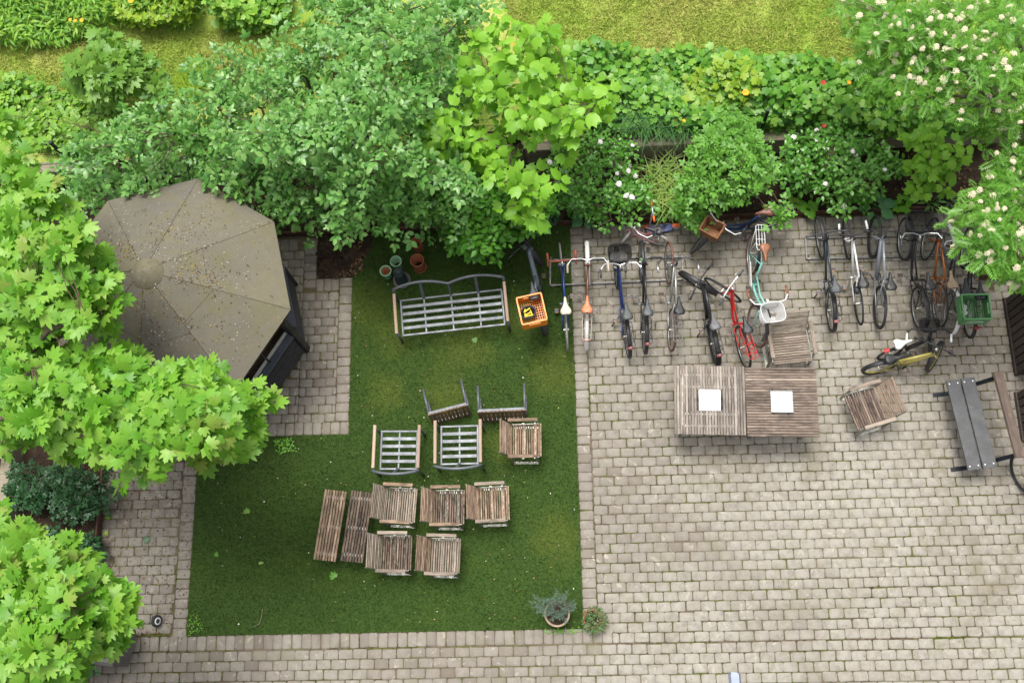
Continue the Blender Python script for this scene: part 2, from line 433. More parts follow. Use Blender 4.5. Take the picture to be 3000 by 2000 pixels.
# ---- lawn of short turf with real blades ---------------------------------------------
LAWN = [(-5.77, YB), (0.0, YB), (0.0, 0.31), (-3.12, 0.31), (-3.2, 0.0), (-3.46, -0.43), (-3.46, -2.955), (-5.77, -2.955)]
mb = MB(); mb.poly(LAWN, -0.05, 0.004)
lw = mb.build('lawn', M_TURF); lw['kind'] = 'structure'
def inside(P, poly):
    x, y = P[:, 0], P[:, 1]; r = np.zeros(len(P), bool); n = len(poly)
    for i in range(n):
        x0, y0 = poly[i]; x1, y1 = poly[(i + 1) % n]
        c = ((y0 > y) != (y1 > y)) & (x < (x1 - x0) * (y - y0) / (y1 - y0 + 1e-12) + x0); r ^= c
    return r
def blades(name, P, hmin, hmax, wd, lean, mat, seed=1):
    g = np.random.default_rng(seed); m = len(P)
    a = g.uniform(0, 2 * PI, m); h = g.uniform(hmin, hmax, m); b = g.uniform(0, 2 * PI, m); l = g.uniform(0.2, 1, m) * lean
    dx = np.c_[np.cos(a), np.sin(a), np.zeros(m)] * (wd * g.uniform(0.6, 1.3, m))[:, None]
    tip = P + np.c_[np.cos(b) * l * h, np.sin(b) * l * h, h]
    V = np.stack([P - dx, P + dx, tip], 1).reshape(-1, 3)
    return np_mesh(name, V, np.arange(3 * m).reshape(-1, 3), mat)
g = np.random.default_rng(5)
P = g.uniform((-5.80, YB - 0.03), (0.03, 0.31), (165000, 2)); wob = np.c_[np.sin(P[:, 1] * 23) + np.sin(P[:, 1] * 57 + 1), np.sin(P[:, 0] * 21) + np.sin(P[:, 0] * 61 + 2)] * 0.009 + g.normal(0, 0.006, P.shape); P = P[inside(P + wob, LAWN)]
P = np.c_[P, np.full(len(P), 0.004)]
tag(link('lawn_blades', blades('lawn_blades', P, 0.012, 0.035, 0.0032, 1.6, M_TURF), lw), kind='stuff')

# ---- planting beds, steel edging, retaining walls, upper garden ----------------------
def bed(name, x0, y0, x1, y1, z, nx, ny, amp=0.03):
    g = np.random.default_rng(len(name)); xs = np.linspace(x0, x1, nx + 1); ys = np.linspace(y0, y1, ny + 1)
    X, Y = np.meshgrid(xs, ys); Z = z + g.normal(0, amp * 0.5, X.shape); k = nx + 1
    F = np.array([(j * k + i, j * k + i + 1, (j + 1) * k + i + 1, (j + 1) * k + i) for j in range(ny) for i in range(nx)])
    o = link(name, np_mesh(name, np.stack([X.ravel(), Y.ravel(), Z.ravel()], 1), F, M_SOIL, True)); o['kind'] = 'structure'; return o
bed('garden_bed', -9.5, 0.345, 9.5, 1.42, 0.07, 220, 16)
bed('side_bed', -8.6, -8.0, -7.225, 0.4, 0.07, 20, 110)
bed('soil_patch', -4.045, -0.43, -3.14, 0.32, 0.0, 20, 16, 0.02)
edging = thing('steel_edging', (0, 0.33, 0), label='rust brown steel edging strip between the long planting bed and the paving', cat='edging')
for (a, b) in ((-7.2, -4.6), (-4.597, -2.0), (-1.997, 0.6), (0.603, 3.2), (3.203, 6.18)):
    MB().beam((a, 0, 0.045), (b, 0, 0.045), 0.022, 0.19, ch=0.003).build('panel', M_CORTEN, edging)
edging = thing('steel_edging', (-7.2, 0, 0), label='rust brown steel edging along the left walkway beside the maple', cat='edging')
for (a, b) in ((-7.6, -5.3), (-5.297, -2.9), (-2.897, -0.3), (-0.297, 0.31)):
    MB().beam((0, a, 0.045), (0, b, 0.045), 0.03, 0.19, ch=0.003).build('panel', M_CORTEN, edging)
# raised steel planter at the right end of the bikes
pl = thing('steel_planter', (6.2, -0.85, 0), label='low rust brown steel planter holding the flowering rowan at right', cat='planter')
MB().beam((0, 0, 0.11), (0, 1.16, 0.11), 0.05, 0.30, ch=0.004).build('side_panel', M_CORTEN, pl)
MB().beam((0.026, 0.025, 0.11), (2.2, 0.025, 0.11), 0.05, 0.30, ch=0.004).build('front_panel', M_CORTEN, pl)
MB().poly([(0.03, 0.05), (2.2, 0.05), (2.2, 1.2), (0.03, 1.2)], 0.0, 0.16).build('soil_fill', M_SOIL, pl)

def zt(x, y): return 0.50 + 0.13 * max(0.0, y - 1.6) + 0.05 * math.sin(x * 0.9 + y) * min(1.0, max(0.0, y - 1.6))
xs = np.linspace(-16, 14, 151); ys = np.linspace(1.52, 16, 73); X, Y = np.meshgrid(xs, ys)
Z = np.array([[zt(x, y) for x in xs] for y in ys]) + RNG.normal(0, 0.012, X.shape); k = 151
F = np.array([(j * k + i, j * k + i + 1, (j + 1) * k + i + 1, (j + 1) * k + i) for j in range(72) for i in range(150)])
gs = link('upper_lawn', np_mesh('upper_lawn', np.stack([X.ravel(), Y.ravel(), Z.ravel()], 1), F, M_MEADOW, True)); gs['kind'] = 'structure'
wall = thing('retaining_wall', (0, 1.47, 0), label='board formed concrete retaining wall behind the long planting bed', cat='wall')
for (a, b) in ((-9.2, -5.5), (-5.497, -2.0), (-1.997, 1.5), (1.503, 5.0), (5.003, 9.5)):
    MB().beam((a, 0, 0.23), (b, 0, 0.23), 0.17, 0.58, ch=0.012).build('wall_section', M_CONC, wall)
wall = thing('retaining_wall', (-8.55, 0, 0), label='low concrete wall at the back of the left planting bed', cat='wall')
MB().beam((0, -8, 0.19), (0, -3.5, 0.19), 0.16, 0.5, ch=0.012).build('wall_section', M_CONC, wall)
MB().beam((0, -3.497, 0.19), (0, 1.38, 0.19), 0.16, 0.5, ch=0.012).build('wall_section', M_CONC, wall)

def at_t(px, py):
    p = at(px, py, 0.8)
    for _ in range(5): p = at(px, py, zt(p.x, p.y))
    return p
def poly_px(poly, n, seed=0):
    g = np.random.default_rng(seed); A = np.array(poly, float); lo, hi = A.min(0), A.max(0)
    Q = g.uniform(lo, hi, (int(n * 2.5), 2)); Q = Q[inside(Q, poly)][:n]; return Q
# grass on the upper lawn
Q = np.r_[poly_px([(1440, -60), (2620, -60), (2620, 230), (2380, 260), (1560, 200)], 42000, 3), poly_px([(-40, 120), (620, 90), (960, 60), (1000, 160), (620, 300), (-40, 360)], 26000, 4)]
P = np.array([at_t(x, y) for x, y in Q])
tag(link('upper_lawn_blades', blades('upper_lawn_blades', P, 0.03, 0.10, 0.0075, 1.5, M_MEADOW, 8), gs), kind='stuff')

# ---- wire fence on the wall -----------------------------------------------------------
M_GREENWIRE = paint('green_coated_wire', (0.018, 0.055, 0.045), 0.5, 0.3)
M_DARKPOST = paint('dark_green_post', (0.012, 0.022, 0.024), 0.45, 0.4)
fence = thing('wire_fence', (0, 1.50, 0.52), label='green wire mesh fence on top of the long concrete wall', cat='fence')
mb = MB(); x0, x1, hf = -9.0, 8.6, 0.66
nx = int((x1 - x0) / 0.085)
for i in range(nx):
    x = x0 + i * 0.085
    for s_ in (-1, 1):
        b = (x, s_ * 0.003, 0.0); e = (x + s_ * hf * 0.62, s_ * 0.003, hf)
        mb.tube([b, e], 0.0016, 3, cap=False)
mb.build('wire_mesh', M_GREENWIRE, fence)
mb = MB()
for z in (0.02, 0.34, hf): mb.tube([(x0, 0.008, z), (x1, 0.008, z)], 0.0035, 4)
mb.build('tension_wire', M_GREENWIRE, fence)
for x in (-8.0, -5.2, -2.4, 0.4, 3.02, 6.05, 8.3):
    MB().beam((x, 0.035, 0.0), (x, 0.035, hf + 0.05), 0.05, 0.05, up=(0, 1, 0)).build('post', M_DARKPOST, fence)
# ================================================================== GAZEBO
def m_roof():
    t = NT('roof_felt'); p = t.pos(); r = t.rand(False)
    a = t.noise(p, 1.1, 5, 0.6); b = t.noise(p, 8.0, 5, 0.65); f = t.noise(p, 120.0, 2, 0.6)
    c = t.ramp(a, [(0.3, (0.125, 0.115, 0.108)), (0.5, (0.175, 0.158, 0.128)), (0.72, (0.20, 0.182, 0.105))])
    c = t.mix(t.ramp(b, [(0.4, 0.4), (0.6, 0.0)]), c, (0.12, 0.11, 0.075))
    c = t.mix(0.5, c, t.ramp(r, [(0.0, (0.115, 0.107, 0.104)), (1.0, (0.225, 0.20, 0.125))]))
    st = t.noise(t.pos((1.0, 1.0, 0.4)), 2.6, 6, 0.7, 0.8)
    c = t.mix(t.ramp(st, [(0.5, 0.0), (0.66, 0.6)]), c, (0.165, 0.152, 0.075))
    c = t.mix(t.ramp(f, [(0.3, 0.35), (0.5, 0.0)]), c, (0.07, 0.06, 0.045))
    vo = t.n('ShaderNodeTexVoronoi'); vo.inputs['Scale'].default_value = 16.0; t.l(p, vo.inputs['Vector'])
    msk = t.math('MULTIPLY', t.ramp(vo.outputs['Distance'], [(0.10, 1.0), (0.2, 0.0)]), t.ramp(t.noise(p, 3.0, 3), [(0.48, 0.0), (0.62, 0.8)]))
    c = t.mix(msk, c, (0.40, 0.40, 0.35))
    return t.done(t.bsdf(c, 0.9, 0, t.math('ADD', b, f), 0.5, 0.006, 0.2))
M_ROOF = m_roof()
M_BLK = paint('dark_stained_wood', (0.022, 0.021, 0.022), 0.5, 0, 0.35, 8, 0.15)
M_SILL = paint('blue_grey_sill', (0.075, 0.082, 0.105), 0.45, 0, 0.25, 8, dirt=(0.14, 0.14, 0.16))
M_PALE = paint('pale_ledge', (0.55, 0.53, 0.48), 0.6, 0, 0.15, 10)
M_BROWNTILE = paint('brown_floor_tile', (0.085, 0.05, 0.033), 0.8, 0, 0.5, 5, 0.3)
gz = thing('gazebo', (GC[0], GC[1], 0), rad(-10), 'octagonal dark wooden gazebo with a grey felt roof under the maple', 'gazebo')
RP, RE, ZE, ZA = 1.44, 1.75, 2.11, 3.02
def pc(r, k, z=0.0): a = k * PI / 4; return Vector((r * math.cos(a), r * math.sin(a), z))
g = np.random.default_rng(11)
for k in range(8):
    A = Vector((0, 0, ZA)); B = pc(RE, k, ZE); Cc = pc(RE, k + 1, ZE)
    cen = (A + B + Cc) / 3; sh = [cen + (q - cen) * 0.9925 for q in (A, B, Cc)]
    nrm = (B - A).cross(Cc - A).normalized()
    # two felt strips per face, butted with a small lap
    mb = MB(); cut = 0.40 + 0.2 * g.random()
    P1 = sh[0].lerp(sh[1], cut); P2 = sh[0].lerp(sh[2], cut + g.uniform(-0.06, 0.06))
    for q, lift in (([sh[0], P1, P2], 0.003), ([P1 + (sh[1] - P1) * 0.004, sh[1], sh[2], P2 + (sh[2] - P2) * 0.004], 0.0)):
        m_ = len(q); top = [v + nrm * lift for v in q]; bot = [v - nrm * 0.022 for v in q]
        mb.add(top + bot, [tuple(range(m_)), tuple(range(m_, 2 * m_))[::-1]] + [(i, m_ + i, m_ + (i + 1) % m_, (i + 1) % m_) for i in range(m_)])
    mb.build('roof_panel', M_ROOF, gz)
mb = MB(); mb.lathe([(0.0, ZA + 0.009), (0.22, ZA + 0.009 - 0.22 * 0.525), (0.222, ZA - 0.004 - 0.22 * 0.525)], 28); mb.build('roof_cap', M_ROOF, gz, True)
post = MB().beam((0, 0, -0.05), (0, 0, ZE + 0.02), 0.10, 0.10, up=(1, 0, 0)).mesh('post', M_BLK)
side = 2 * RP * math.sin(PI / 8) - 0.115
slat = MB().beam((-side / 2, 0, 0), (side / 2, 0, 0), 0.028, 0.068).mesh('wall_slat', M_BLK)
sill = MB().beam((-side / 2, -0.03, 0), (side / 2, -0.03, 0), 0.11, 0.03).mesh('sill', M_SILL)
ledge = MB().beam((-side / 2, 0.06, 0), (side / 2, 0.06, 0), 0.05, 0.028).mesh('ledge', M_PALE)
back = MB().beam((-side / 2, 0.024, 0), (side / 2, 0.024, 0), 0.012, 0.86, ch=0.002).mesh('wall_board', M_BLK)
rail = MB().tube([(-side / 2, 0, 0), (side / 2, 0, 0)], 0.012, 6).mesh('rail', M_BLK)
mull = MB().beam((0, 0, 0.94), (0, 0, 2.1), 0.028, 0.028, up=(1, 0, 0)).mesh('mullion', M_BLK)
fasc = MB().beam((-0.58, 0, 0), (0.58, 0, 0), 0.028, 0.11).mesh('fascia', M_BLK)
for k in range(8):
    p = pc(RP, k); link('post', post, gz, Matrix.Translation(p) @ Matrix.Rotation(k * PI / 4, 4, 'Z'))
    am = (k + 0.5) * PI / 4; ra = RP * math.cos(PI / 8)
    Mx = Matrix.Rotation(am - PI / 2, 4, 'Z')                # local x along the side, local -y... outward is +y before flip
    base = Matrix.Rotation(am, 4, 'Z') @ Matrix.Translation((ra, 0, 0)) @ Matrix.Rotation(PI / 2, 4, 'Z')
    re = RE * math.cos(PI / 8) - 0.05
    link('fascia', fasc, gz, Matrix.Rotation(am, 4, 'Z') @ Matrix.Translation((re, 0, ZE - 0.075)) @ Matrix.Rotation(PI / 2, 4, 'Z'))
    if k == 4: continue                                       # open doorway, away from the lawn
    for j in range(10): link('wall_slat', slat, gz, base @ Matrix.Translation((0, -0.006, 0.085 + 0.086 * j)) @ Matrix.Rotation(rad(14), 4, 'X'))
    link('wall_board', back, gz, base @ Matrix.Translation((0, 0, 0.47)))
    link('sill', sill, gz, base @ Matrix.Translation((0, 0, 0.93)))
    link('ledge', ledge, gz, base @ Matrix.Translation((0, 0, 0.925)))
    link('rail', rail, gz, base @ Matrix.Translation((0, 0.0, 1.45)))
    link('mullion', mull, gz, base)
mb = MB(); mb.poly([tuple(pc(1.34, k)[:2]) for k in range(8)], -0.03, 0.012); fl = mb.build('floor', M_BROWNTILE, gz)
for k in (6, 7, 0):
    a0 = k * PI / 4 + 0.12; a1 = (k + 1) * PI / 4 - 0.12
    MB().poly([(0.88 * math.cos(a0), 0.88 * math.sin(a0)), (1.22 * math.cos(a0), 1.22 * math.sin(a0)), (1.22 * math.cos(a1), 1.22 * math.sin(a1)), (0.88 * math.cos(a1), 0.88 * math.sin(a1))], 0.40, 0.44).build('bench_board', M_BROWNTILE, gz)
# leaf litter and lichen crumbs on the roof
def flecks(name, P, N, smin, smax, mat, parent=None, seed=0):
    g = np.random.default_rng(seed); m = len(P)
    s = g.uniform(smin, smax, m); a = g.uniform(0, 2 * PI, m)
    N = N / np.linalg.norm(N, axis=1)[:, None]; ref = np.tile([1.0, 0.1, 0.0], (m, 1))
    U = ref - N * (ref * N).sum(1)[:, None]; U /= np.linalg.norm(U, axis=1)[:, None]; W = np.cross(N, U)
    X = U * np.cos(a)[:, None] + W * np.sin(a)[:, None]; Y = np.cross(N, X)
    el = g.uniform(0.25, 0.8, m)[:, None]; s = s[:, None]
    up = g.uniform(0.1, 0.5, m)[:, None] * s
    V = np.stack([P - X * s, P - Y * s * el + N * up * 0.4, P + X * s + N * up, P + Y * s * el], 1).reshape(-1, 3)
    o = link(name, np_mesh(name, V, np.arange(4 * m).reshape(-1, 4), mat), parent); o['kind'] = 'stuff'; return o
def m_litter(name, cols):
    t = NT(name); r = t.rand(); n = len(cols)
    c = t.ramp(r, [(i / n, cols[i]) for i in range(n)], 'CONSTANT')
    return t.done(t.bsdf(c, 0.8, spec=0.2))
M_LIT1 = m_litter('roof_litter', [(0.10, 0.06, 0.03), (0.24, 0.23, 0.20), (0.16, 0.10, 0.05), (0.36, 0.36, 0.32), (0.07, 0.045, 0.03), (0.36, 0.25, 0.05), (0.14, 0.10, 0.06), (0.11, 0.09, 0.05)])
M_LIT2 = m_litter('path_litter', [(0.09, 0.055, 0.03), (0.15, 0.09, 0.045), (0.20, 0.12, 0.06), (0.07, 0.045, 0.03), (0.28, 0.20, 0.07), (0.13, 0.08, 0.04)])
M_LIT3 = m_litter('lawn_litter', [(0.42, 0.32, 0.18), (0.20, 0.10, 0.05), (0.50, 0.47, 0.36), (0.30, 0.18, 0.09), (0.36, 0.38, 0.10), (0.60, 0.58, 0.5)])
m = 4800; g = np.random.default_rng(21); kk = g.integers(0, 8, m); u = g.random((m, 2)); fl = u.sum(1) > 1; u[fl] = 1 - u[fl]
u = u * g.uniform(0.3, 1, m)[:, None] ** 0.8
keepm = np.array([abs(math.sin(5.1 * a + 3 * kk_) * math.sin(4.3 * b + 2 * kk_ + 1)) ** 0.8 > q or min(a, b) < 0.03 for a, b, kk_, q in zip(u[:, 0], u[:, 1], kk, g.random(m))]); u = u[keepm]; kk = kk[keepm]; m = len(kk)
PP = []; NN = []
for i in range(m):
    A = Vector((0, 0, ZA)); B = pc(RE, kk[i], ZE); Cc = pc(RE, kk[i] + 1, ZE); nr = (B - A).cross(Cc - A).normalized()
    p = A + (B - A) * u[i, 0] * 0.985 + (Cc - A) * u[i, 1] * 0.985 + nr * 0.008
    PP.append(p); NN.append(nr)
flecks('roof_litter', np.array(PP), np.array(NN), 0.004, 0.017, M_LIT1, gz, 3)

# ================================================================== FURNITURE
M_TEAK = wood('weathered_teak', (0.45, 0.335, 0.24), (0.27, 0.182, 0.12), (0.075, 0.051, 0.04), 0.6)
M_TEAKD = wood('dark_weathered_teak', (0.32, 0.24, 0.185), (0.155, 0.106, 0.08), (0.042, 0.034, 0.033), 0.8)
M_TEAKG = wood('greyed_teak', (0.40, 0.335, 0.27), (0.27, 0.213, 0.165), (0.10, 0.078, 0.064), 0.45)
M_TABLE = wood('silvery_table_wood', (0.37, 0.325, 0.285), (0.25, 0.21, 0.178), (0.10, 0.082, 0.072), 0.45)
M_TABLE2 = wood('browner_table_wood', (0.36, 0.29, 0.235), (0.205, 0.155, 0.12), (0.08, 0.06, 0.05), 0.6)
M_STEEL = paint('dull_steel', (0.34, 0.34, 0.30), 0.45, 0.75, 0.3, 20, dirt=(0.12, 0.13, 0.09))
M_GALV = paint('galvanised_steel', (0.24, 0.235, 0.225), 0.6, 0.5, 0.3, 20, dirt=(0.13, 0.11, 0.09))
M_ALU = paint('grey_powder_coat', (0.115, 0.125, 0.14), 0.42, 0.15, 0.12, 8)
M_ARMWOOD = wood('tan_arm_wood', (0.46, 0.35, 0.265), (0.38, 0.27, 0.195), (0.27, 0.18, 0.13), 0.0)

def slat_mesh(l, w, h, mat): return MB().beam((-l / 2, 0, 0), (l / 2, 0, 0), w, h).mesh('slat', mat)
RY90 = Matrix.Rotation(PI / 2, 4, 'Z')
def wooden_chair(pos, heading, label, seat_m, back_m, arm_m, group, seed, sc=0.885):
    """slatted armchair on two flat steel sled frames; local +X is the front"""
    t = thing('wooden_armchair', (pos[0], pos[1], 0), rad(heading), label, 'armchair', group)
    t.scale = (sc, sc, 0.93)
    g = random.Random(seed)
    sm = slat_mesh(0.535, 0.0265, 0.02, seat_m); bm = slat_mesh(0.535, 0.031, 0.018, back_m)
    for i in range(12):
        x = 0.265 - i * 0.0385
        link('seat_slat', sm, t, Matrix.Translation((x, g.uniform(-.002, .002), 0.435 - 0.05 * i / 11)) @ Matrix.Rotation(rad(-6), 4, 'Y') @ RY90)
    MB().beam((0.295, -0.275, 0.425), (0.295, 0.275, 0.425), 0.022, 0.045).build('front_rail', seat_m, t)
    for i in range(10):
        u = i / 9
        link('back_slat', bm, t, Matrix.Translation((-0.195 - 0.155 * u, g.uniform(-.002, .002), 0.42 + 0.385 * u)) @ Matrix.Rotation(rad(-68), 4, 'Y') @ RY90)
    for s in (-1, 1):
        y = s * 0.302
        MB().beam((-0.24, y, 0.605), (0.25, y, 0.625), 0.055, 0.026, ch=0.006).build('armrest', arm_m, t)
        fr = MB()
        fr.beam((-0.17, y, 0.006), (0.255, y, 0.006), 0.042, 0.010, ch=0.001)
        fr.beam((0.255, y, 0.012), (0.205, y, 0.607), 0.042, 0.010, up=(1, 0, 0), ch=0.001)
        fr.beam((-0.17, y, 0.012), (-0.205, y, 0.592), 0.042, 0.010, up=(1, 0, 0), ch=0.001)
        fr.beam((-0.20, y * 0.92, 0.355), (0.27, y * 0.92, 0.405), 0.012, 0.03, ch=0.001)
        fr.beam((-0.20, y * 0.90, 0.37), (-0.36, y * 0.90, 0.80), 0.012, 0.028, up=(1, 0, 0), ch=0.001)
        fr.build('sled_frame', M_STEEL, t)
    fr = MB(); fr.beam((0.0, -0.30, 0.365), (0.0, 0.30, 0.365), 0.04, 0.01, ch=0.001); fr.beam((0.2, -0.30, 0.385), (0.2, 0.30, 0.385), 0.04, 0.01, ch=0.001); fr.build('cross_bar', M_STEEL, t)
    return t
GRP_CH = 'weathered wooden armchairs'
def seatpos(px, py): p = at(px, py, 0.42); return (p.x, p.y)
wooden_chair(seatpos(1532, 1288), -1, 'brown slatted wooden armchair standing apart at the right, near the tipped table', M_TEAK, M_TEAK, M_TEAK, GRP_CH, 1)
wooden_chair(seatpos(1165, 1477), -4.5, 'pale brown slatted wooden armchair touching the right slatted bench, upper row left', M_TEAKG, M_TEAKG, M_TEAK, GRP_CH, 2)
wooden_chair(seatpos(1306, 1484), -1.5, 'slatted wooden armchair with dark seat in the middle of the row of three', M_TEAKD, M_TEAK, M_TEAK, GRP_CH, 3)
wooden_chair(seatpos(1437, 1474), 1.0, 'slatted wooden armchair at the right end of the row of three', M_TEAK, M_TEAK, M_TEAKG, GRP_CH, 4)
wooden_chair(seatpos(1151, 1618), -2.0, 'slatted wooden armchair with dark seat and white scratch, lower row left', M_TEAKD, M_TEAKG, M_TEAKG, GRP_CH, 5)
wooden_chair(seatpos(1293, 1626), -3.0, 'slatted wooden armchair with streaky seat, rightmost of the lower two', M_TEAKG, M_TEAK, M_TEAKG, GRP_CH, 6)
wooden_chair(seatpos(2314, 1002), -86, 'grey brown slatted wooden armchair on the paving beside the mint bicycle', M_TEAKG, M_TEAKG, M_TEAKG, GRP_CH, 7, 1.03)
wooden_chair(seatpos(2550, 1190), 196, 'dark brown slatted wooden armchair on the paving between table and grey bench', M_TEAKD, M_TEAK, M_TEAKG, GRP_CH, 8, 0.97)

def slat_bench(corners, label, mat, seed):
    c = [at(x, y, 0.43) for x, y in corners]      # tl, tr, br, bl
    mid = (c[0] + c[1] + c[2] + c[3]) / 4; ax = ((c[0] + c[1]) - (c[3] + c[2])); ln = ax.length / 2; wd = ((c[1] - c[0]).length + (c[2] - c[3]).length) / 2
    t = thing('slatted_bench', (mid.x, mid.y, 0), math.atan2(ax.y, ax.x), label, 'bench', 'low slatted benches on the lawn')
    g = random.Random(seed); n = 8; pit = wd / n
    sm = slat_mesh(ln, pit - 0.011, 0.024, mat)
    for i in range(n): link('slat', sm, t, Matrix.Translation((g.uniform(-.003, .003), (i - (n - 1) / 2) * pit, 0.43 + g.uniform(-.001, .001))))
    for s in (-1, 1):
        f = MB(); x = s * (ln / 2 - 0.10); y = wd / 2 - 0.03
        f.beam((x, -y, 0.409), (x, y, 0.409), 0.045, 0.012, ch=0.001)
        f.beam((x, -y, 0.405), (x, -y, 0.0), 0.045, 0.012, up=(0, 1, 0), ch=0.001); f.beam((x, y, 0.405), (x, y, 0.0), 0.045, 0.012, up=(0, 1, 0), ch=0.001)
        f.build('leg_frame', M_STEEL, t)
    f = MB(); f.beam((-0.02, -wd / 2 + 0.02, 0.409), (-0.02, wd / 2 - 0.02, 0.409), 0.045, 0.012, ch=0.001); f.build('cross_bar', M_STEEL, t)
    return t
slat_bench([(952, 1432), (1017, 1440), (985, 1645), (917, 1637)], 'low slatted wooden bench at the far left of the stacked chairs', M_TEAK, 1)
slat_bench([(1029, 1436), (1094, 1443), (1064, 1650), (996, 1640)], 'low dark slatted wooden bench half under the armchairs', M_TEAKD, 2)

def slat_table(corners, label, along, seed):
    c = [at(x, y, 0.73) for x, y in corners]; mid = (c[0] + c[1] + c[2] + c[3]) / 4
    ax = (c[1] + c[2]) - (c[0] + c[3]); L = ax.length / 2; W = ((c[0] - c[3]).length + (c[1] - c[2]).length) / 2
    t = thing('slatted_table', (mid.x, mid.y, 0), math.atan2(ax.y, ax.x) + (PI / 2 if along else 0), label, 'table', 'square slatted tables pushed together')
    if along: L, W = W, L
    n = 25; pit = W / n; g = random.Random(seed); pw = 0.155
    tm = M_TABLE if along else M_TABLE2; lm = slat_mesh(L, pit - 0.008, 0.026, tm); sl_ = L / 2 - pw - 0.002; smm = slat_mesh(sl_, pit - 0.008, 0.026, tm)
    for i in range(n):
        y = (i - (n - 1) / 2) * pit; z = 0.73 + g.uniform(-.0012, .0012)
        if abs(y) > pw + pit * 0.45: link('slat', lm, t, Matrix.Translation((g.uniform(-.002, .002), y, z)))
        else:
            for s in (-1, 1): link('slat', smm, t, Matrix.Translation((s * (pw + 0.002 + sl_ / 2), y, z)))
    MB().beam((-pw, 0, 0.738), (pw, 0, 0.738), 2 * pw, 0.014, ch=0.002).build('centre_plate', M_PLATE if along else M_PLATE2, t)
    f = MB(); e = 0.13
    for s in (-1, 1):
        f.beam((-L / 2 + e, s * (W / 2 - e), 0.698), (L / 2 - e, s * (W / 2 - e), 0.698), 0.03, 0.034)
        f.beam((s * (L / 2 - e), -W / 2 + e + 0.016, 0.698), (s * (L / 2 - e), W / 2 - e - 0.016, 0.698), 0.03, 0.034)
        f.beam((s * 0.2, -W / 2 + e + 0.016, 0.70), (s * 0.2, W / 2 - e - 0.016, 0.70), 0.03, 0.03)
    f.build('apron_frame', M_STEEL, t)
    for sx in (-1, 1):
        for sy in (-1, 1): MB().beam((sx * (L / 2 - e), sy * (W / 2 - e), 0.0), (sx * (L / 2 - e), sy * (W / 2 - e), 0.68), 0.045, 0.045, up=(1, 0, 0)).build('leg', M_STEEL, t)
M_PLATE = paint('white_plate', (0.62, 0.62, 0.615), 0.4, 0, 0.05, 4, dirt=(0.5, 0.49, 0.46))
M_PLATE2 = paint('white_grey_plate', (0.43, 0.44, 0.445), 0.45, 0, 0.12, 4, dirt=(0.36, 0.36, 0.35))
slat_table([(1974, 1071), (2181, 1074), (2187, 1275), (1975, 1271)], 'left wooden table with upright slats and bright white centre plate', True, 1)
slat_table([(2183, 1075), (2389, 1077), (2401, 1280), (2189, 1279)], 'right wooden table with crosswise slats and greyish centre plate', False, 2)

# grey metal lounge frames ----------------------------------------------------------------
def lounge(pos, heading, width, depth, label, cat, nsp, double, name):
    """bare aluminium lounge frame, wood armrests; local +X front, Y lateral"""
    t = thing(name, (pos[0], pos[1], 0), rad(heading), label, cat, 'grey metal lounge frames without cushions')
    hw, hd = width / 2, depth / 2; zs = 0.34
    f = MB()
    for x in (-hd + 0.02, hd - 0.02): f.beam((x, -hw + 0.05, zs), (x, hw - 0.05, zs), 0.03, 0.03)
    for s in (-1, 1): f.beam((-hd + 0.036, s * (hw - 0.06), zs), (hd - 0.036, s * (hw - 0.06), zs), 0.03, 0.03)
    f.build('seat_frame', M_ALU, t)
    sm = slat_mesh(width - 0.155, 0.048, 0.012, M_ALU)
    for i in range(4): link('seat_slat', sm, t, Matrix.Translation((-hd + 0.02 + (i + 1) * (depth - 0.04) / 5, 0, zs + 0.012)) @ RY90)
    for j in range(nsp):
        y = -hw + width * (j + 1) / (nsp + 1)
        MB().beam((-hd + 0.036, y, zs - 0.008), (hd - 0.036, y, zs - 0.008), 0.026, 0.02).build('spine', M_ALU, t)
    for s in (-1, 1):
        y = s * hw
        MB().beam((-hd - 0.01, y, 0.605), (hd + 0.02, y, 0.60), 0.045, 0.03, ch=0.009).build('armrest', M_ARMWOOD, t)
        MB().tube([(hd - 0.02, y, 0.0), (hd - 0.005, y, 0.585)], 0.021, 10).build('leg', M_ALU, t, True)
        MB().tube([(-hd - 0.02, y, 0.0), (-hd - 0.045, y, 0.60), (-hd - 0.06, y * 0.995, 0.66)], 0.021, 10).build('leg', M_ALU, t, True)
    pts = []
    if double:
        for i in range(33):
            u = -1 + 2 * i / 32; a = abs(u) * 2 - 1
            pts.append((-hd - 0.06 - 0.045 * (1 - a * a), u * hw, 0.66 + 0.09 * (1 - a * a)))
    else:
        for i in range(21):
            u = -1 + 2 * i / 20; pts.append((-hd - 0.06 - 0.06 * (1 - u * u), u * hw, 0.66 + 0.09 * (1 - u * u)))
    MB().tube(pts, 0.022, 10).build('back_rail', M_ALU, t, True)
    for y in ((-hw / 2, 0, hw / 2) if double else (0,)):
        top = (-hd - 0.06, y, 0.66) if (double and y == 0) else (-hd - 0.10, y, 0.735)
        MB().beam((-hd + 0.02, y, zs + 0.016), top, 0.045 if y or not double else 0.03, 0.018, up=(1, 0, 0)).build('back_post', M_ALU, t)
    return t
def cen(px, py, z): p = at(px, py, z); return (p.x, p.y)
a = at(1158, 918, 0.6); b = at(1482, 882, 0.6); mid = (a + b) / 2; d = b - a
lounge((mid.x, mid.y), math.degrees(math.atan2(d.y, d.x)) - 90, d.length, 0.60, 'long grey metal sofa frame with wooden arms and wavy back rail', 'sofa frame', 3, True, 'sofa_frame')
lounge(cen(1164, 1312, 0.5), 88.5, 0.655, 0.60, 'left of the two bare grey metal armchair frames with tan wooden arms', 'chair frame', 1, False, 'armchair_frame')
lounge(cen(1343, 1297, 0.5), 90, 0.66, 0.60, 'right of the two bare grey metal armchair frames, close to the tipped tables', 'chair frame', 1, False, 'armchair_frame')

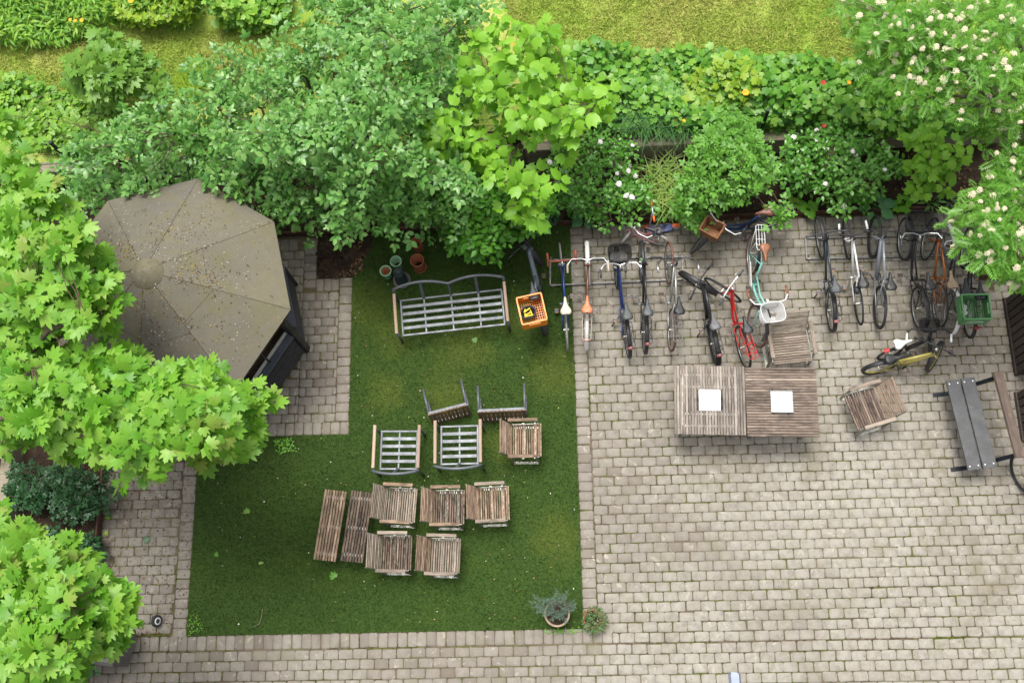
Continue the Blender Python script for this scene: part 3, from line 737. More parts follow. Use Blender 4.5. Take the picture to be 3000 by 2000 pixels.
# side tables tipped onto one edge, slatted tops facing the viewer
M_BRSLAT = wood('brown_composite_slat', (0.25, 0.15, 0.085), (0.205, 0.12, 0.068), (0.15, 0.085, 0.05), 0.0, 0.55)
def tipped_table(pa, pb, label):
    a = at(*pa, 0.44); b = at(*pb, 0.44); mid = (a + b) / 2; d = b - a; L = d.length
    t = thing('tipped_side_table', (mid.x, mid.y, 0), math.atan2(d.y, d.x), label, 'side table', 'side tables tipped on edge')
    H = 0.46; n = 11; pit = L / n
    tilt = Matrix.Rotation(rad(-7), 4, 'X')
    sm = MB().beam((0, 0, 0.012), (0, 0, H), pit - 0.010, 0.012, up=(0, 1, 0)).mesh('top_slat', M_BRSLAT)
    for i in range(n):
        link('top_slat', sm, t, tilt @ Matrix.Translation(((i - (n - 1) / 2) * pit, -0.026, 0)))
    f = MB(); h = L / 2 - 0.018
    for z in (0.03, H - 0.02): f.beam((-h, 0, z), (h, 0, z), 0.045, 0.04)
    for s in (-1, 1): f.beam((s * h, 0, 0.052), (s * h, 0, H - 0.042), 0.036, 0.045, up=(0, 1, 0))
    f.beam((-h, -0.012, H / 2), (h, -0.012, H / 2), 0.02, 0.03)
    f.build('top_frame', M_ALU, t, mw=tilt)
    for s in (-1, 1):
        for z in (0.03, H - 0.02):
            MB().tube([(s * h, 0.02, z), (s * h * 1.02, 0.40, z)], 0.019, 10).build('leg', M_ALU, t, True, tilt)
    MB().lathe([(0.0, 0.003), (0.02, 0.003), (0.021, 0.0)], 12).build('badge', M_GALV, t, False, tilt @ Matrix.Translation((0, 0.0, H + 0.001)))
tipped_table((1255, 1222), (1372, 1192), 'left brown slatted side table tipped over, legs pointing away')
tipped_table((1399, 1214), (1541, 1207), 'right brown slatted side table tipped over, beside the wooden armchair')

# dark plank bench at right
M_PLANK = paint('charcoal_plank', (0.066, 0.068, 0.07), 0.6, 0, 0.15, 6, 0.15, dirt=(0.11, 0.11, 0.105))
M_OLDPLANK = wood('dark_back_plank', (0.20, 0.155, 0.125), (0.13, 0.095, 0.075), (0.07, 0.05, 0.042), 0.3)
M_BOLT = paint('zinc_bolt', (0.55, 0.55, 0.55), 0.35, 0.8, 0.1)
a = at(2813, 1112, 0.45); b = at(2878, 1371, 0.45); d = (b - a); ang = math.atan2(d.y, d.x); mid = (a + b) / 2
binv = (Matrix.Translation((mid.x, mid.y, 0)) @ Matrix.Rotation(ang, 4, 'Z')).inverted(); k0 = binv @ at(2925, 1089, 0.74); k1 = binv @ at(2985, 1340, 0.74); yb = (k0.y + k1.y) / 2
bt = thing('plank_bench', (mid.x, mid.y, 0), ang, 'charcoal plank bench with a brown backrest plank near the right edge', 'bench')
L = d.length + 0.02
for y in (-0.11, 0.105):
    p = MB().beam((-L / 2, y, 0.45), (L / 2, y, 0.45), 0.195, 0.035, ch=0.005).build('seat_plank', M_PLANK, bt)
    for sx in (-1, 1):
        for sy in (-1, 1): MB().lathe([(0.0, 0.472), (0.009, 0.471), (0.011, 0.4675)], 10, (sx * (L / 2 - 0.055), y + sy * 0.06, 0)).build('bolt', M_BOLT, p)
bp = MB().beam((k0.x, yb, 0.74), (k1.x, yb, 0.74), 0.15, 0.05, up=(0, 0.35, 1), ch=0.006).build('back_plank', M_OLDPLANK, bt)
for sx in (-1, 1):
    f = MB(); x = sx * (L / 2 - 0.10)
    f.beam((x, -0.28, 0.006), (x, 0.30, 0.006), 0.06, 0.011, ch=0.001)
    f.beam((x, -0.19, 0.427), (x, 0.22, 0.427), 0.06, 0.010, ch=0.001)
    f.beam((x, 0.0, 0.012), (x, 0.05, 0.42), 0.06, 0.012, up=(0, 1, 0), ch=0.001)
    f.beam((x, 0.22, 0.427), (x, yb - 0.02, 0.70), 0.06, 0.012, up=(0, -1, 1), ch=0.001)
    f.build('bracket', M_BLK if False else paint('dark_blue_steel', (0.014, 0.018, 0.024), 0.4, 0.4), bt)

# slatted dark planter boxes at the right edge
def slat_box(x0, y0, x1, y1, h, label):
    t = thing('slatted_planter', (x0, y0, 0), 0, label, 'planter', 'slatted dark planter boxes at the right edge')
    W, D = x1 - x0, y1 - y0
    MB().poly([(0.03, 0.03), (W - 0.03, 0.03), (W - 0.03, D - 0.03), (0.03, D - 0.03)], 0.01, h - 0.06).build('core', M_BLK, t)
    n = int(round(D / 0.118)); pit = D / n
    sm = MB().beam((0, 0, 0.0), (0, 0, h - 0.03), pit - 0.02, 0.03, up=(1, 0, 0)).mesh('slat', M_PLK2)
    for i in range(n): link('slat', sm, t, Matrix.Translation((0.012, (i + 0.5) * pit, 0.02)))
    n2 = int(round(W / 0.118))
    for i in range(n2): link('slat', sm, t, Matrix.Translation(((i + 0.5) * W / n2 + 0.01, 0.012, 0.02)) @ Matrix.Rotation(PI / 2, 4, 'Z'))
    MB().beam((-0.02, D / 2, 0.04), (0.035, D / 2, 0.04), D + 0.03, 0.08).build('base_board', M_PLK2, t)
    MB().beam((-0.03, D / 2, h), (W + 0.03, D / 2, h), D + 0.06, 0.03, ch=0.006).build('top_slab', M_SLAB, t)
M_PLK2 = wood('dark_planter_slat', (0.115, 0.09, 0.078), (0.075, 0.058, 0.05), (0.04, 0.031, 0.028), 0.2)
M_SLAB = paint('dark_slab', (0.04, 0.048, 0.048), 0.6, 0, 0.4, 9, 0.3)
p = at(2974, 1098, 0); q = at(2946, 878, 0)
slat_box(p.x, p.y, p.x + 1.2, q.y, 0.80, 'dark slatted planter box with stone top at the right edge beside the bicycles')
p = at(2990, 1290, 0); q = at(2984, 1152, 0)
slat_box(p.x + 0.02, p.y, p.x + 1.2, q.y, 0.8, 'dark slatted planter box at the right edge behind the plank bench')
# ================================================================== BICYCLES
M_TYRE = paint('black_tyre', (0.028, 0.028, 0.03), 0.75, 0, 0.25, 20, dirt=(0.07, 0.065, 0.06))
M_TYREG = paint('grey_tyre', (0.22, 0.21, 0.20), 0.7, 0, 0.2, 20, dirt=(0.12, 0.11, 0.1))
M_TYREB = paint('brown_tyre', (0.15, 0.07, 0.05), 0.7, 0, 0.2, 20, dirt=(0.09, 0.05, 0.04))
M_TYREW = paint('white_tyre', (0.55, 0.53, 0.5), 0.7, 0, 0.2, 20, dirt=(0.3, 0.28, 0.26))
M_RIM = paint('alloy_rim', (0.50, 0.50, 0.49), 0.38, 0.8, 0.15, 10)
M_RIMB = paint('black_rim', (0.03, 0.03, 0.032), 0.4, 0.3, 0.15, 10)
M_SPOKE = paint('spoke_wire', (0.50, 0.48, 0.44), 0.4, 0.8, 0.1)
M_CHROME = paint('chrome', (0.62, 0.62, 0.61), 0.28, 0.9, 0.12, 12)
M_BLACK = paint('black_plastic', (0.02, 0.02, 0.022), 0.45, 0, 0.2, 14)
M_DGREY = paint('dark_grey_plastic', (0.055, 0.06, 0.066), 0.5, 0, 0.2, 14)
M_ORF = paint('orange_reflector', (0.75, 0.28, 0.02), 0.3, 0, 0.1)
M_RED = paint('red_lamp', (0.45, 0.02, 0.02), 0.25, 0, 0.1)
M_LEATHER = paint('brown_leather', (0.24, 0.095, 0.04), 0.45, 0, 0.3, 10)
def colpaint(name, c, metal=0.25, rough=0.35): return paint(name, c, rough, metal, 0.12, 6, 0, 0.3, dirt=mul(c, 0.6))

def arc_pts(c, r, a0, a1, n, y=0.0):
    return [(c[0] + r * math.cos(a0 + (a1 - a0) * i / n), y, c[1] + r * math.sin(a0 + (a1 - a0) * i / n)) for i in range(n + 1)]
WH = {}
def wheel_meshes(R, tw, tyre, rim):
    key = (R, tw, tyre.name, rim.name)
    if key not in WH:
        n = 36
        ty = MB().tube([((R - tw) * math.cos(2 * PI * k / n), 0, (R - tw) * math.sin(2 * PI * k / n)) for k in range(n)], tw, 8, closed=True).mesh('tyre', tyre, True)
        rr = R - 2 * tw - 0.006
        ri = MB().tube([(rr * math.cos(2 * PI * k / n), 0, rr * math.sin(2 * PI * k / n)) for k in range(n)], 0.010, 6, closed=True).mesh('rim', rim, True)
        sp = MB()
        for k in range(24):
            a = 2 * PI * k / 24; b = a + (0.5 if (k // 2) % 2 else -0.5); y = 0.028 if k % 2 else -0.028
            sp.tube([(0.022 * math.cos(b), y, 0.022 * math.sin(b)), (rr * math.cos(a), 0, rr * math.sin(a))], 0.0018, 3, cap=False)
        sp.lathe([(0.0, -0.045), (0.012, -0.045), (0.014, -0.033), (0.026, -0.032), (0.026, -0.026), (0.015, -0.022), (0.015, 0.022), (0.026, 0.026), (0.026, 0.032), (0.014, 0.033), (0.012, 0.045), (0.0, 0.045)], 10, M=Matrix.Rotation(PI / 2, 3, 'X'))
        WH[key] = (ty, ri, sp.mesh('wheel', M_SPOKE))
    return WH[key]
def add_wheel(parent, mw, R, tw, tyre, rim):
    ty, ri, sp = wheel_meshes(R, tw, tyre, rim)
    w_ = link('wheel', sp, parent, mw); link('tyre', ty, w_); link('rim', ri, w_); return w_

def saddle_mesh(mat, L=0.27, W=0.17):
    prof = [(-0.5, 0.62, 0.9), (-0.46, 0.86, 1.0), (-0.36, 1.0, 1.05), (-0.22, 0.92, 1.0), (-0.08, 0.62, 0.9), (0.1, 0.36, 0.82), (0.3, 0.26, 0.8), (0.45, 0.22, 0.78), (0.5, 0.10, 0.7)]
    mb = MB(); n = 10; vs = []
    for (x, wf, hf) in prof:
        for k in range(n + 1):
            a = PI * k / n; y = math.cos(a) * W / 2 * wf
            z = math.sin(a) ** 0.6 * 0.05 * hf - 0.03 - (0.008 * math.exp(-(y / 0.02) ** 2) if -0.4 < x < 0.2 else 0)
            vs.append((x * L, y, z))
    m_ = n + 1
    fs = [(i * m_ + k, i * m_ + k + 1, (i + 1) * m_ + k + 1, (i + 1) * m_ + k) for i in range(len(prof) - 1) for k in range(n)]
    fs += [tuple(range(m_)), tuple((len(prof) - 1) * m_ + k for k in range(m_))[::-1]]
    fs += [(i * m_, (i + 1) * m_, (i + 1) * m_ + n, i * m_ + n) for i in range(len(prof) - 1)]
    mb.add(vs, fs); return mb.mesh('saddle', mat, True)

def pedal_mesh():
    return MB().box(-0.028, -0.036, -0.010, 0.028, 0.036, 0.010).mesh('pedal', M_BLACK)
PED = pedal_mesh(); PREF = MB().box(-0.022, -0.004, -0.006, 0.022, 0.004, 0.006).mesh('reflector', M_ORF)

def bicycle(rear, front, label, frame=(0.02, 0.02, 0.022), style='diamond', bars='flat', steer=0.0, lean=0.0, R=0.335, tw=0.019, tyre=None, rim=None,
            saddle=None, fork=None, fender=None, rack=None, grip=None, barmat=None, crank=0.6, tail=False, kick=None, pedref=True, hb=1.0, sadz=0.93, metal=0.25, chainguard=None, front_light=False, group='parked bicycles', wb=None, dtube=0.018):
    tyre = tyre or M_TYRE; rim = rim or M_RIM
    fm = colpaint('frame_%02d' % len([m for m in bpy.data.materials if m.name.startswith('frame_')]), frame, metal)
    a = at(*rear, R * math.cos(rad(lean))); b = at(*front, R * math.cos(rad(lean))); d = b - a; h = math.atan2(d.y, d.x)
    WB = wb or math.hypot(d.x, d.y)
    lat = Vector((-math.sin(h), math.cos(h), 0))                 # left of heading
    base = a - lat * (-R * math.sin(rad(lean)))                   # lean > 0 tips to the right
    t = thing('bicycle', (base.x, base.y, 0), h, label, 'bicycle', group)
    t.rotation_mode = 'XYZ'; t.matrix_world = Matrix.Translation((base.x, base.y, 0)) @ Matrix.Rotation(h, 4, 'Z') @ Matrix.Rotation(rad(lean), 4, 'X')
    k = R / 0.335; s = WB / 1.02
    bb = Vector((0.425 * s, 0, 0.275 * k)); sc = Vector((0.425 * s - 0.155 * s, 0, 0.275 * k + 0.46 * hb))
    hubf = Vector((WB, 0, R)); hl = Vector((WB - 0.155 * k, 0, R + 0.335 * k)); ax = Vector((-0.315, 0, 0.949)).normalized(); hu = hl + ax * (0.14 * hb + 0.01)
    sp = sc + (sc - bb).normalized() * (sadz - sc.z - 0.03) / max(0.2, (sc - bb).normalized().z)
    f = MB()
    def tb(p, q, r, m=8): f.tube([p, q], r, m)
    tb(bb, sc + (sc - bb).normalized() * 0.03, 0.016)
    mid = hl.lerp(hu, 0.25); top = hl.lerp(hu, 0.8)
    if style == 'diamond': tb(bb, mid, 0.018); tb(sc, top, 0.015)
    elif style == 'step':
        f.tube([bb, bb + Vector((0.10, 0, 0.03)), bb.lerp(mid, 0.55) + Vector((0.05, 0, -0.03)), mid], [0.02, 0.021, 0.021, 0.02], 8)
        f.tube([bb.lerp(sc, 0.4), bb.lerp(mid, 0.5) + Vector((0.01, 0, 0.08)), top], 0.014, 8)
    elif style == 'ebike': f.tube([bb + Vector((-0.03, 0, -0.01)), bb.lerp(mid, 0.1), bb.lerp(mid, 0.9), mid], [0.045, 0.044, 0.038, 0.03], 8); tb(sc + Vector((0.01, 0, -0.1)), bb.lerp(mid, 0.35), 0.018)
    elif style == 'mtb': tb(bb, mid, 0.032, 8); tb(sc + Vector((0.02, 0, -0.05)), top, 0.022)
    tb(hl, hu, 0.021)
    for y in (-1, 1):
        tb(Vector((0.0, y * 0.06, R)), bb + Vector((-0.03, y * 0.03, 0)), 0.009, 6)
        tb(Vector((0.0, y * 0.06, R)), sc + Vector((0.0, y * 0.022, -0.02)), 0.008, 6)
    f.lathe([(0.022, -0.04), (0.022, 0.04)], 10, bb, Matrix.Rotation(PI / 2, 3, 'X'))
    fr = f.build('frame', fm, t, True)
    MB().tube([sc, sp], 0.0135, 8).build('seat_post', M_CHROME if style != 'mtb' else M_BLACK, t, True)
    link('saddle', saddle_mesh(saddle or M_BLACK), t, Matrix.Translation(sp + Vector((-0.03, 0, 0.035))))
    # drive train
    cr = MB(); ca = crank; cz = Matrix.Rotation(PI / 2, 3, 'X')
    cr.tube([bb + Vector((0, -0.05, 0)), bb + Vector((0.165 * k * math.cos(ca), -0.065, 0.165 * k * math.sin(ca)))], 0.009, 6)
    cr.tube([bb + Vector((0, 0.05, 0)), bb + Vector((-0.165 * k * math.cos(ca), 0.065, -0.165 * k * math.sin(ca)))], 0.009, 6)
    cr.tube([bb + Vector((0, -0.07, 0)), bb + Vector((0, 0.07, 0))], 0.012, 8)
    cr.lathe([(0.06 * k, -0.003), (0.088 * k, -0.003), (0.09 * k, 0.0), (0.088 * k, 0.003), (0.06 * k, 0.003), (0.06 * k, -0.003)], 24, bb + Vector((0, -0.045, 0)), cz)
    c_ = cr.build('crank', M_CHROME if style not in ('mtb', 'ebike') else M_BLACK, t)
    for sg in (-1, 1):
        pp = bb + Vector((-sg * -0.165 * k * math.cos(ca) * (1 if sg < 0 else 1) * (-1 if sg > 0 else 1) * (1), 0, 0)) if False else bb + Vector(((0.165 * k * math.cos(ca)) * (1 if sg < 0 else -1), sg * 0.12, (0.165 * k * math.sin(ca)) * (1 if sg < 0 else -1)))
        pd = link('pedal', PED, c_, Matrix.Translation(pp))
        if pedref:
            for e in (-1, 1): link('reflector', PREF, c_, Matrix.Translation(pp + Vector((0, 0, 0))) @ Matrix.Translation((e * 0.029, 0, 0)) @ RY90)
    ch = MB()
    for dz in (-1, 1): ch.beam((0, -0.045, R + dz * 0.035), (bb.x, -0.045, bb.z + dz * 0.085 * k), 0.006, 0.01, ch=0.0)
    ch.build('chain', M_DGREY, t)
    if chainguard: MB().beam((bb.x - 0.33, -0.058, bb.z + 0.06), (bb.x + 0.09, -0.058, bb.z + 0.03), 0.012, 0.10).build('chain_guard', chainguard, t)
    add_wheel(t, Matrix.Translation((0, 0, R)), R, tw, tyre, rim)
    if fender:
        mb = MB(); wd = tw * 1.25 + 0.006
        for (a0, a1) in ((rad(20), rad(178)),):
            n = 16; vs = []
            for i in range(n + 1):
                an = a0 + (a1 - a0) * i / n; cx, cz_ = math.cos(an), math.sin(an)
                for (yy, dr) in ((-wd, 0.006), (-wd * 0.5, 0.018), (wd * 0.5, 0.018), (wd, 0.006)): vs.append((cx * (R + dr), yy, R + cz_ * (R + dr)))
            mb.add(vs, [(i * 4 + q, i * 4 + q + 1, (i + 1) * 4 + q + 1, (i + 1) * 4 + q) for i in range(n) for q in range(3)])
        mb.build('mudguard', fender, t, True)
    if rack:
        mb = MB(); z = 2 * R + 0.07; x0, x1 = 0.10, -0.28
        mb.tube([(x0, -0.05, z), (x0 - 0.03, -0.065, z), (x1, -0.065, z), (x1 - 0.02, -0.04, z), (x1 - 0.02, 0.04, z), (x1, 0.065, z), (x0 - 0.03, 0.065, z), (x0, 0.05, z)], 0.006, 6, closed=True)
        for x in (x0 - 0.08, x0 - 0.17, x1 + 0.06): mb.tube([(x, -0.065, z), (x, 0.065, z)], 0.005, 5)
        for y in (-0.022, 0.022): mb.tube([(x0, y, z), (x1 - 0.02, y, z)], 0.005, 5)
        for y in (-0.07, 0.07): mb.tube([(x0 - 0.12, y * 0.93, z), (0.0, y, R + 0.01)], 0.005, 5); mb.tube([(x1 + 0.04, y * 0.93, z), (0.0, y, R + 0.02)], 0.005, 5)
        mb.tube([(x0, 0.0, z), (sc.x - 0.0, 0, sc.z - 0.03)], 0.006, 5)
        mb.build('luggage_rack', rack, t, True)
    if tail: MB().box(-R * 0.72 - 0.05, -0.035, 2 * R * 0.93, -R * 0.72 - 0.02, 0.035, 2 * R * 0.93 + 0.045).build('tail_lamp', M_RED, t)
    if kick is not None:
        MB().tube([bb + Vector((-0.10, 0.03, 0.02)), (bb.x - 0.17, 0.17, 0.012)], 0.010, 6).build('kickstand', kick, t, True)
    # steered front end
    piv = hl; SM = Matrix.Translation(piv) @ Matrix.Rotation(rad(steer), 4, ax) @ Matrix.Translation(-piv)
    f = MB(); crown = hl + Vector((0.0, 0, -0.012))
    for y in (-1, 1): f.tube([crown + Vector((0, y * 0.02, 0)), crown + Vector((0.012, y * 0.052, -0.05)), hubf + Vector((-0.02, y * 0.052, 0.06)), hubf + Vector((0, y * 0.05, 0))], [0.014, 0.014, 0.011, 0.009], 7)
    f.build('fork', fork or fm, t, True, SM)
    add_wheel(t, SM @ Matrix.Translation(hubf), R, tw, tyre, rim)
    if fender:
        mb = MB(); n = 14; vs = []; a0, a1 = rad(40), rad(185); wd = tw * 1.25 + 0.006
        for i in range(n + 1):
            an = a0 + (a1 - a0) * i / n; cx, cz_ = math.cos(an), math.sin(an)
            for (yy, dr) in ((-wd, 0.006), (-wd * 0.5, 0.018), (wd * 0.5, 0.018), (wd, 0.006)): vs.append((hubf.x + cx * (R + dr), yy, R + cz_ * (R + dr)))
        mb.add(vs, [(i * 4 + q, i * 4 + q + 1, (i + 1) * 4 + q + 1, (i + 1) * 4 + q) for i in range(n) for q in range(3)])
        mb.build('mudguard', fender, t, True, SM)
    st = hu + ax * 0.09; bc = st + Vector((0.07 if bars != 'swept' else 0.05, 0, 0.02)) * 1.0
    bm = barmat or M_CHROME; gm = grip or M_BLACK
    f = MB(); f.tube([hu, st], 0.015, 8); f.tube([st, bc], 0.015, 8); f.build('stem', bm, t, True, SM)
    if bars == 'flat': pts = [(0.0, -0.31, 0.01), (0.015, -0.12, 0.005), (0.02, 0, 0), (0.015, 0.12, 0.005), (0.0, 0.31, 0.01)]; gr = [((0.004, .195, .008), (-0.008, .315, .012))]
    elif bars == 'swept': pts = [(-0.17, -0.30, 0.05), (-0.08, -0.30, 0.055), (0.01, -0.24, 0.05), (0.03, -0.10, 0.02), (0.0, 0, 0), (0.03, 0.10, 0.02), (0.01, 0.24, 0.05), (-0.08, 0.30, 0.055), (-0.17, 0.30, 0.05)]; gr = [((-0.07, .30, .055), (-0.20, .30, .048))]
    elif bars == 'drop': pts = [(-0.02, -0.21, -0.14), (0.06, -0.21, -0.135), (0.115, -0.21, -0.08), (0.10, -0.21, -0.02), (0.03, -0.205, 0.0), (0.0, -0.16, 0.0), (0, 0, 0), (0.0, 0.16, 0.0), (0.03, 0.205, 0.0), (0.10, 0.21, -0.02), (0.115, 0.21, -0.08), (0.06, 0.21, -0.135), (-0.02, 0.21, -0.14)]; gr = [((0.02, .205, .0), (0.13, .21, .03))]
    elif bars == 'bullhorn': pts = [(0.17, -0.19, 0.03), (0.08, -0.20, 0.02), (0.02, -0.19, 0.0), (0, -0.1, 0), (0, 0, 0), (0, 0.1, 0), (0.02, 0.19, 0.0), (0.08, 0.20, 0.02), (0.17, 0.19, 0.03)]; gr = [((0.05, .20, .012), (0.18, .19, .032))]
    hbar = MB().tube([bc + Vector(p) for p in pts], 0.0115 if bars != 'drop' else 0.013, 8).build('handlebar', bm if bars != 'drop' else (grip or bm), t, True, SM)
    for (p, q) in gr:
        for sy in (-1, 1): MB().tube([bc + Vector((p[0], p[1] * sy, p[2])), bc + Vector((q[0], q[1] * sy, q[2]))], 0.0165, 8).build('grip', gm, hbar, True)
    if bars != 'drop':
        for sy in (-1, 1):
            p = gr[0][0]; MB().tube([bc + Vector((p[0] + 0.02, p[1] * sy * 0.93, p[2])), bc + Vector((p[0] + 0.055, p[1] * sy, p[2] - 0.012)), bc + Vector((p[0] + 0.04 - (0.06 if bars == 'swept' else 0), p[1] * sy * 1.25 if bars == 'flat' else p[1] * sy * 1.02, p[2] - 0.012))], 0.005, 5).build('brake_lever', M_CHROME if bm == M_CHROME else M_BLACK, hbar, True)
    cb = MB()
    for sy in (-1, 1): cb.tube([bc + Vector((0.03, sy * 0.15, 0.0)), bc + Vector((0.10, sy * 0.08, 0.035)), bc + Vector((0.05, sy * 0.015, -0.08)), hl + Vector((0.03, sy * 0.01, 0.02))], 0.0032, 4)
    cb.build('brake_cable', M_BLACK, t, True, SM)
    if front_light: MB().lathe([(0.0, 0.04), (0.03, 0.035), (0.034, 0.0), (0.02, -0.03), (0.0, -0.035)], 12, hl + Vector((0.08, 0, 0.02)), Matrix.Rotation(PI / 2, 3, 'Y')).build('head_lamp', M_CHROME, t, True, SM)
    t['_bar'] = 0; del t['_bar']
    return t, SM, bc, hubf

def basket(parent, M, top, bot, h, mat, name='basket', rows=6, cols=28, rw=0.003, solid=None):
    """open wire basket hung on a bicycle: rim, rings and uprights"""
    mb = MB()
    def ring(u):
        a, b = bot[0] + (top[0] - bot[0]) * u, bot[1] + (top[1] - bot[1]) * u; p = []
        for k in range(cols):
            an = 2 * PI * k / cols; c, s = math.cos(an), math.sin(an)
            p.append((math.copysign(abs(c) ** 0.55, c) * a, math.copysign(abs(s) ** 0.55, s) * b, u * h))
        return p
    for i in range(rows + 1): mb.tube(ring(i / rows), rw * (2.6 if i == rows else 1.0), 5, closed=True)
    r0, r1 = ring(0), ring(1)
    for k in range(cols): mb.tube([r0[k], r1[k]], rw * 0.8, 3, cap=False)
    for k in range(1, 8):
        x = bot[0] * (-1 + 2 * k / 8); mb.tube([(x, -bot[1] * 0.95, 0), (x, bot[1] * 0.95, 0)], rw * 0.8, 3, cap=False)
        y = bot[1] * (-1 + 2 * k / 8); mb.tube([(-bot[0] * 0.95, y, 0), (bot[0] * 0.95, y, 0)], rw * 0.8, 3, cap=False)
    b_ = mb.build(name, mat, parent, False, M)
    if solid:
        n = cols; s = MB(); s.add([(x * 0.985, y * 0.985, z) for x, y, z in r0] + [(x * 0.985, y * 0.985, z) for x, y, z in r1], [(i, (i + 1) % n, n + (i + 1) % n, n + i) for i in range(n)] + [tuple(range(n))])
        s.build('mesh_lining', solid, b_)
    return b_
def m_mesh(name, col, alpha):
    t = NT(name); b = t.bsdf(col, 0.5); tr = t.n('ShaderNodeBsdfTransparent'); mx = t.n('ShaderNodeMixShader'); mx.inputs[0].default_value = alpha
    t.l(tr.outputs[0], mx.inputs[1]); t.l(b.outputs[0], mx.inputs[2]); return t.done(mx)
M_MESHB = m_mesh('fine_black_mesh', (0.015, 0.015, 0.016), 0.62)
M_MESHW = m_mesh('fine_white_mesh', (0.75, 0.75, 0.75), 0.45)
M_WHITE = paint('white_paint', (0.72, 0.72, 0.70), 0.4, 0, 0.08, 8, dirt=(0.5, 0.49, 0.46))

# --- left-hand rack group
eb, SM, bc, hf = bicycle((1588, 921), (1557, 727), 'grey blue electric bicycle carrying the orange crate on the lawn', (0.16, 0.19, 0.225), 'ebike', 'flat', 27, -8, tw=0.024, rim=M_RIMB, saddle=M_DGREY, barmat=M_BLACK, rack=M_BLACK, fender=M_BLACK, crank=0.2, sadz=0.95)
MB().box(-0.05, -0.03, 0.0, 0.03, 0.03, 0.02).build('display', M_DGREY, eb, False, SM @ Matrix.Translation(bc + Vector((-0.03, 0, 0.025))))
bicycle((1659, 966), (1645, 774), 'blue racing bicycle with cream saddle and red taped drop handlebar', (0.02, 0.06, 0.22), 'diamond', 'drop', 2, 1, tw=0.014, tyre=M_TYREG, saddle=paint('cream_saddle', (0.62, 0.55, 0.40), 0.5), grip=paint('red_tape', (0.40, 0.09, 0.05), 0.7), crank=1.2, sadz=0.92)
bicycle((1719, 962), (1722, 770), 'copper bicycle with orange saddle, white mudguards and a wire rack', (0.22, 0.085, 0.04), 'diamond', 'swept', 3, 0, tyre=M_TYREG, saddle=paint('orange_saddle', (0.55, 0.19, 0.08), 0.45), fender=M_WHITE, rack=paint('cream_rack', (0.45, 0.40, 0.33), 0.5, 0.4), tail=True, crank=2.9, grip=paint('cream_grip', (0.5, 0.42, 0.34), 0.6), sadz=0.9)
b4, SM, bc, hf = bicycle((1836, 985), (1806, 784), 'dark blue bicycle with black front basket and grey saddle', (0.012, 0.035, 0.17), 'step', 'swept', -4, 1, saddle=paint('grey_saddle', (0.06, 0.07, 0.065), 0.5), fender=M_BLACK, rack=M_BLACK, tail=True, crank=0.5, kick=M_DGREY, grip=M_DGREY, hb=1.05, sadz=0.9)
basket(b4, SM @ Matrix.Translation(bc + Vector((0.18, 0, -0.16))), (0.14, 0.17), (0.10, 0.13), 0.22, M_BLACK, 'front_basket', solid=M_MESHB)
b5, SM, bc, hf = bicycle((1889, 973), (1880, 768), 'black city bicycle with wide dark handlebar and green bell', (0.02, 0.021, 0.023), 'diamond', 'swept', 2, 1.5, saddle=M_DGREY, fender=M_BLACK, rack=M_BLACK, tail=True, barmat=M_BLACK, grip=M_DGREY, crank=2.6, sadz=0.95)
MB().lathe([(0.0, 0.03), (0.022, 0.024), (0.03, 0.0)], 14).build('bell', paint('green_bell', (0.20, 0.33, 0.20), 0.3, 0.4), b5, True, SM @ Matrix.Translation(bc + Vector((0.0, 0.06, 0.015))))
bicycle((1969, 966), (1961, 770), 'old silver bicycle with black saddle, rightmost in the left rack', (0.42, 0.42, 0.40), 'diamond', 'swept', 3, 6, tyre=M_TYREB, fender=None, rack=M_GALV, saddle=M_BLACK, grip=M_CHROME, barmat=M_BLACK, crank=2.8, sadz=0.95, metal=0.6)
# --- middle
bicycle((2090, 1006), (2048, 826), 'black mountain bicycle with grey striped saddle, front wheel turned sideways', (0.024, 0.025, 0.026), 'mtb', 'flat', 48, -2, tw=0.029, rim=M_RIMB, rack=M_BLACK, saddle=paint('grey_mtb_saddle', (0.11, 0.11, 0.115), 0.5), barmat=M_BLACK, grip=M_BLACK, tail=True, fender=M_BLACK, crank=0.1, kick=M_BLACK, sadz=0.93)
bicycle((2177, 1017), (2122, 846), 'bright red bicycle with red rack beside the wooden table', (0.55, 0.016, 0.012), 'step', 'flat', 42, 2, saddle=M_BLACK, rack=paint('red_rack', (0.55, 0.016, 0.012), 0.4), fender=None, tyre=M_TYRE, grip=M_DGREY, crank=0.2, sadz=0.9, metal=0.1)
b9, SM, bc, hf = bicycle((2206, 742), (2217, 955), 'mint green bicycle with brown leather saddle and white wire basket', (0.26, 0.60, 0.52), 'step', 'swept', 12, -8, tyre=M_TYREB, saddle=M_LEATHER, rack=M_WHITE, fender=M_BLACK, barmat=M_WHITE, grip=M_LEATHER, crank=0.9, chainguard=M_WHITE, sadz=0.93, metal=0.1)
bk = basket(b9, SM @ Matrix.Translation(bc + Vector((0.17, 0, -0.17))), (0.15, 0.18), (0.09, 0.12), 0.24, M_WHITE, 'front_basket', rows=9, cols=34, rw=0.0022, solid=M_MESHW)
MB().tube([(-0.10, 0.02, 0.05), (0.10, -0.12, 0.36)], 0.013, 8).build('bar_lock', M_BLACK, b9, True, SM @ Matrix.Translation(bc + Vector((0.17, 0, -0.17))))
b10, SM, bc, hf = bicycle((2252, 648), (2060, 692), 'dark blue bicycle with brown saddle and wicker basket leaning at the planting bed', (0.012, 0.045, 0.16), 'step', 'swept', 38, -5, tyre=M_TYRE, saddle=paint('dark_brown_saddle', (0.17, 0.062, 0.038), 0.5), rack=M_GALV, fender=M_BLACK, crank=1.2, front_light=True, wb=1.02, sadz=0.93)
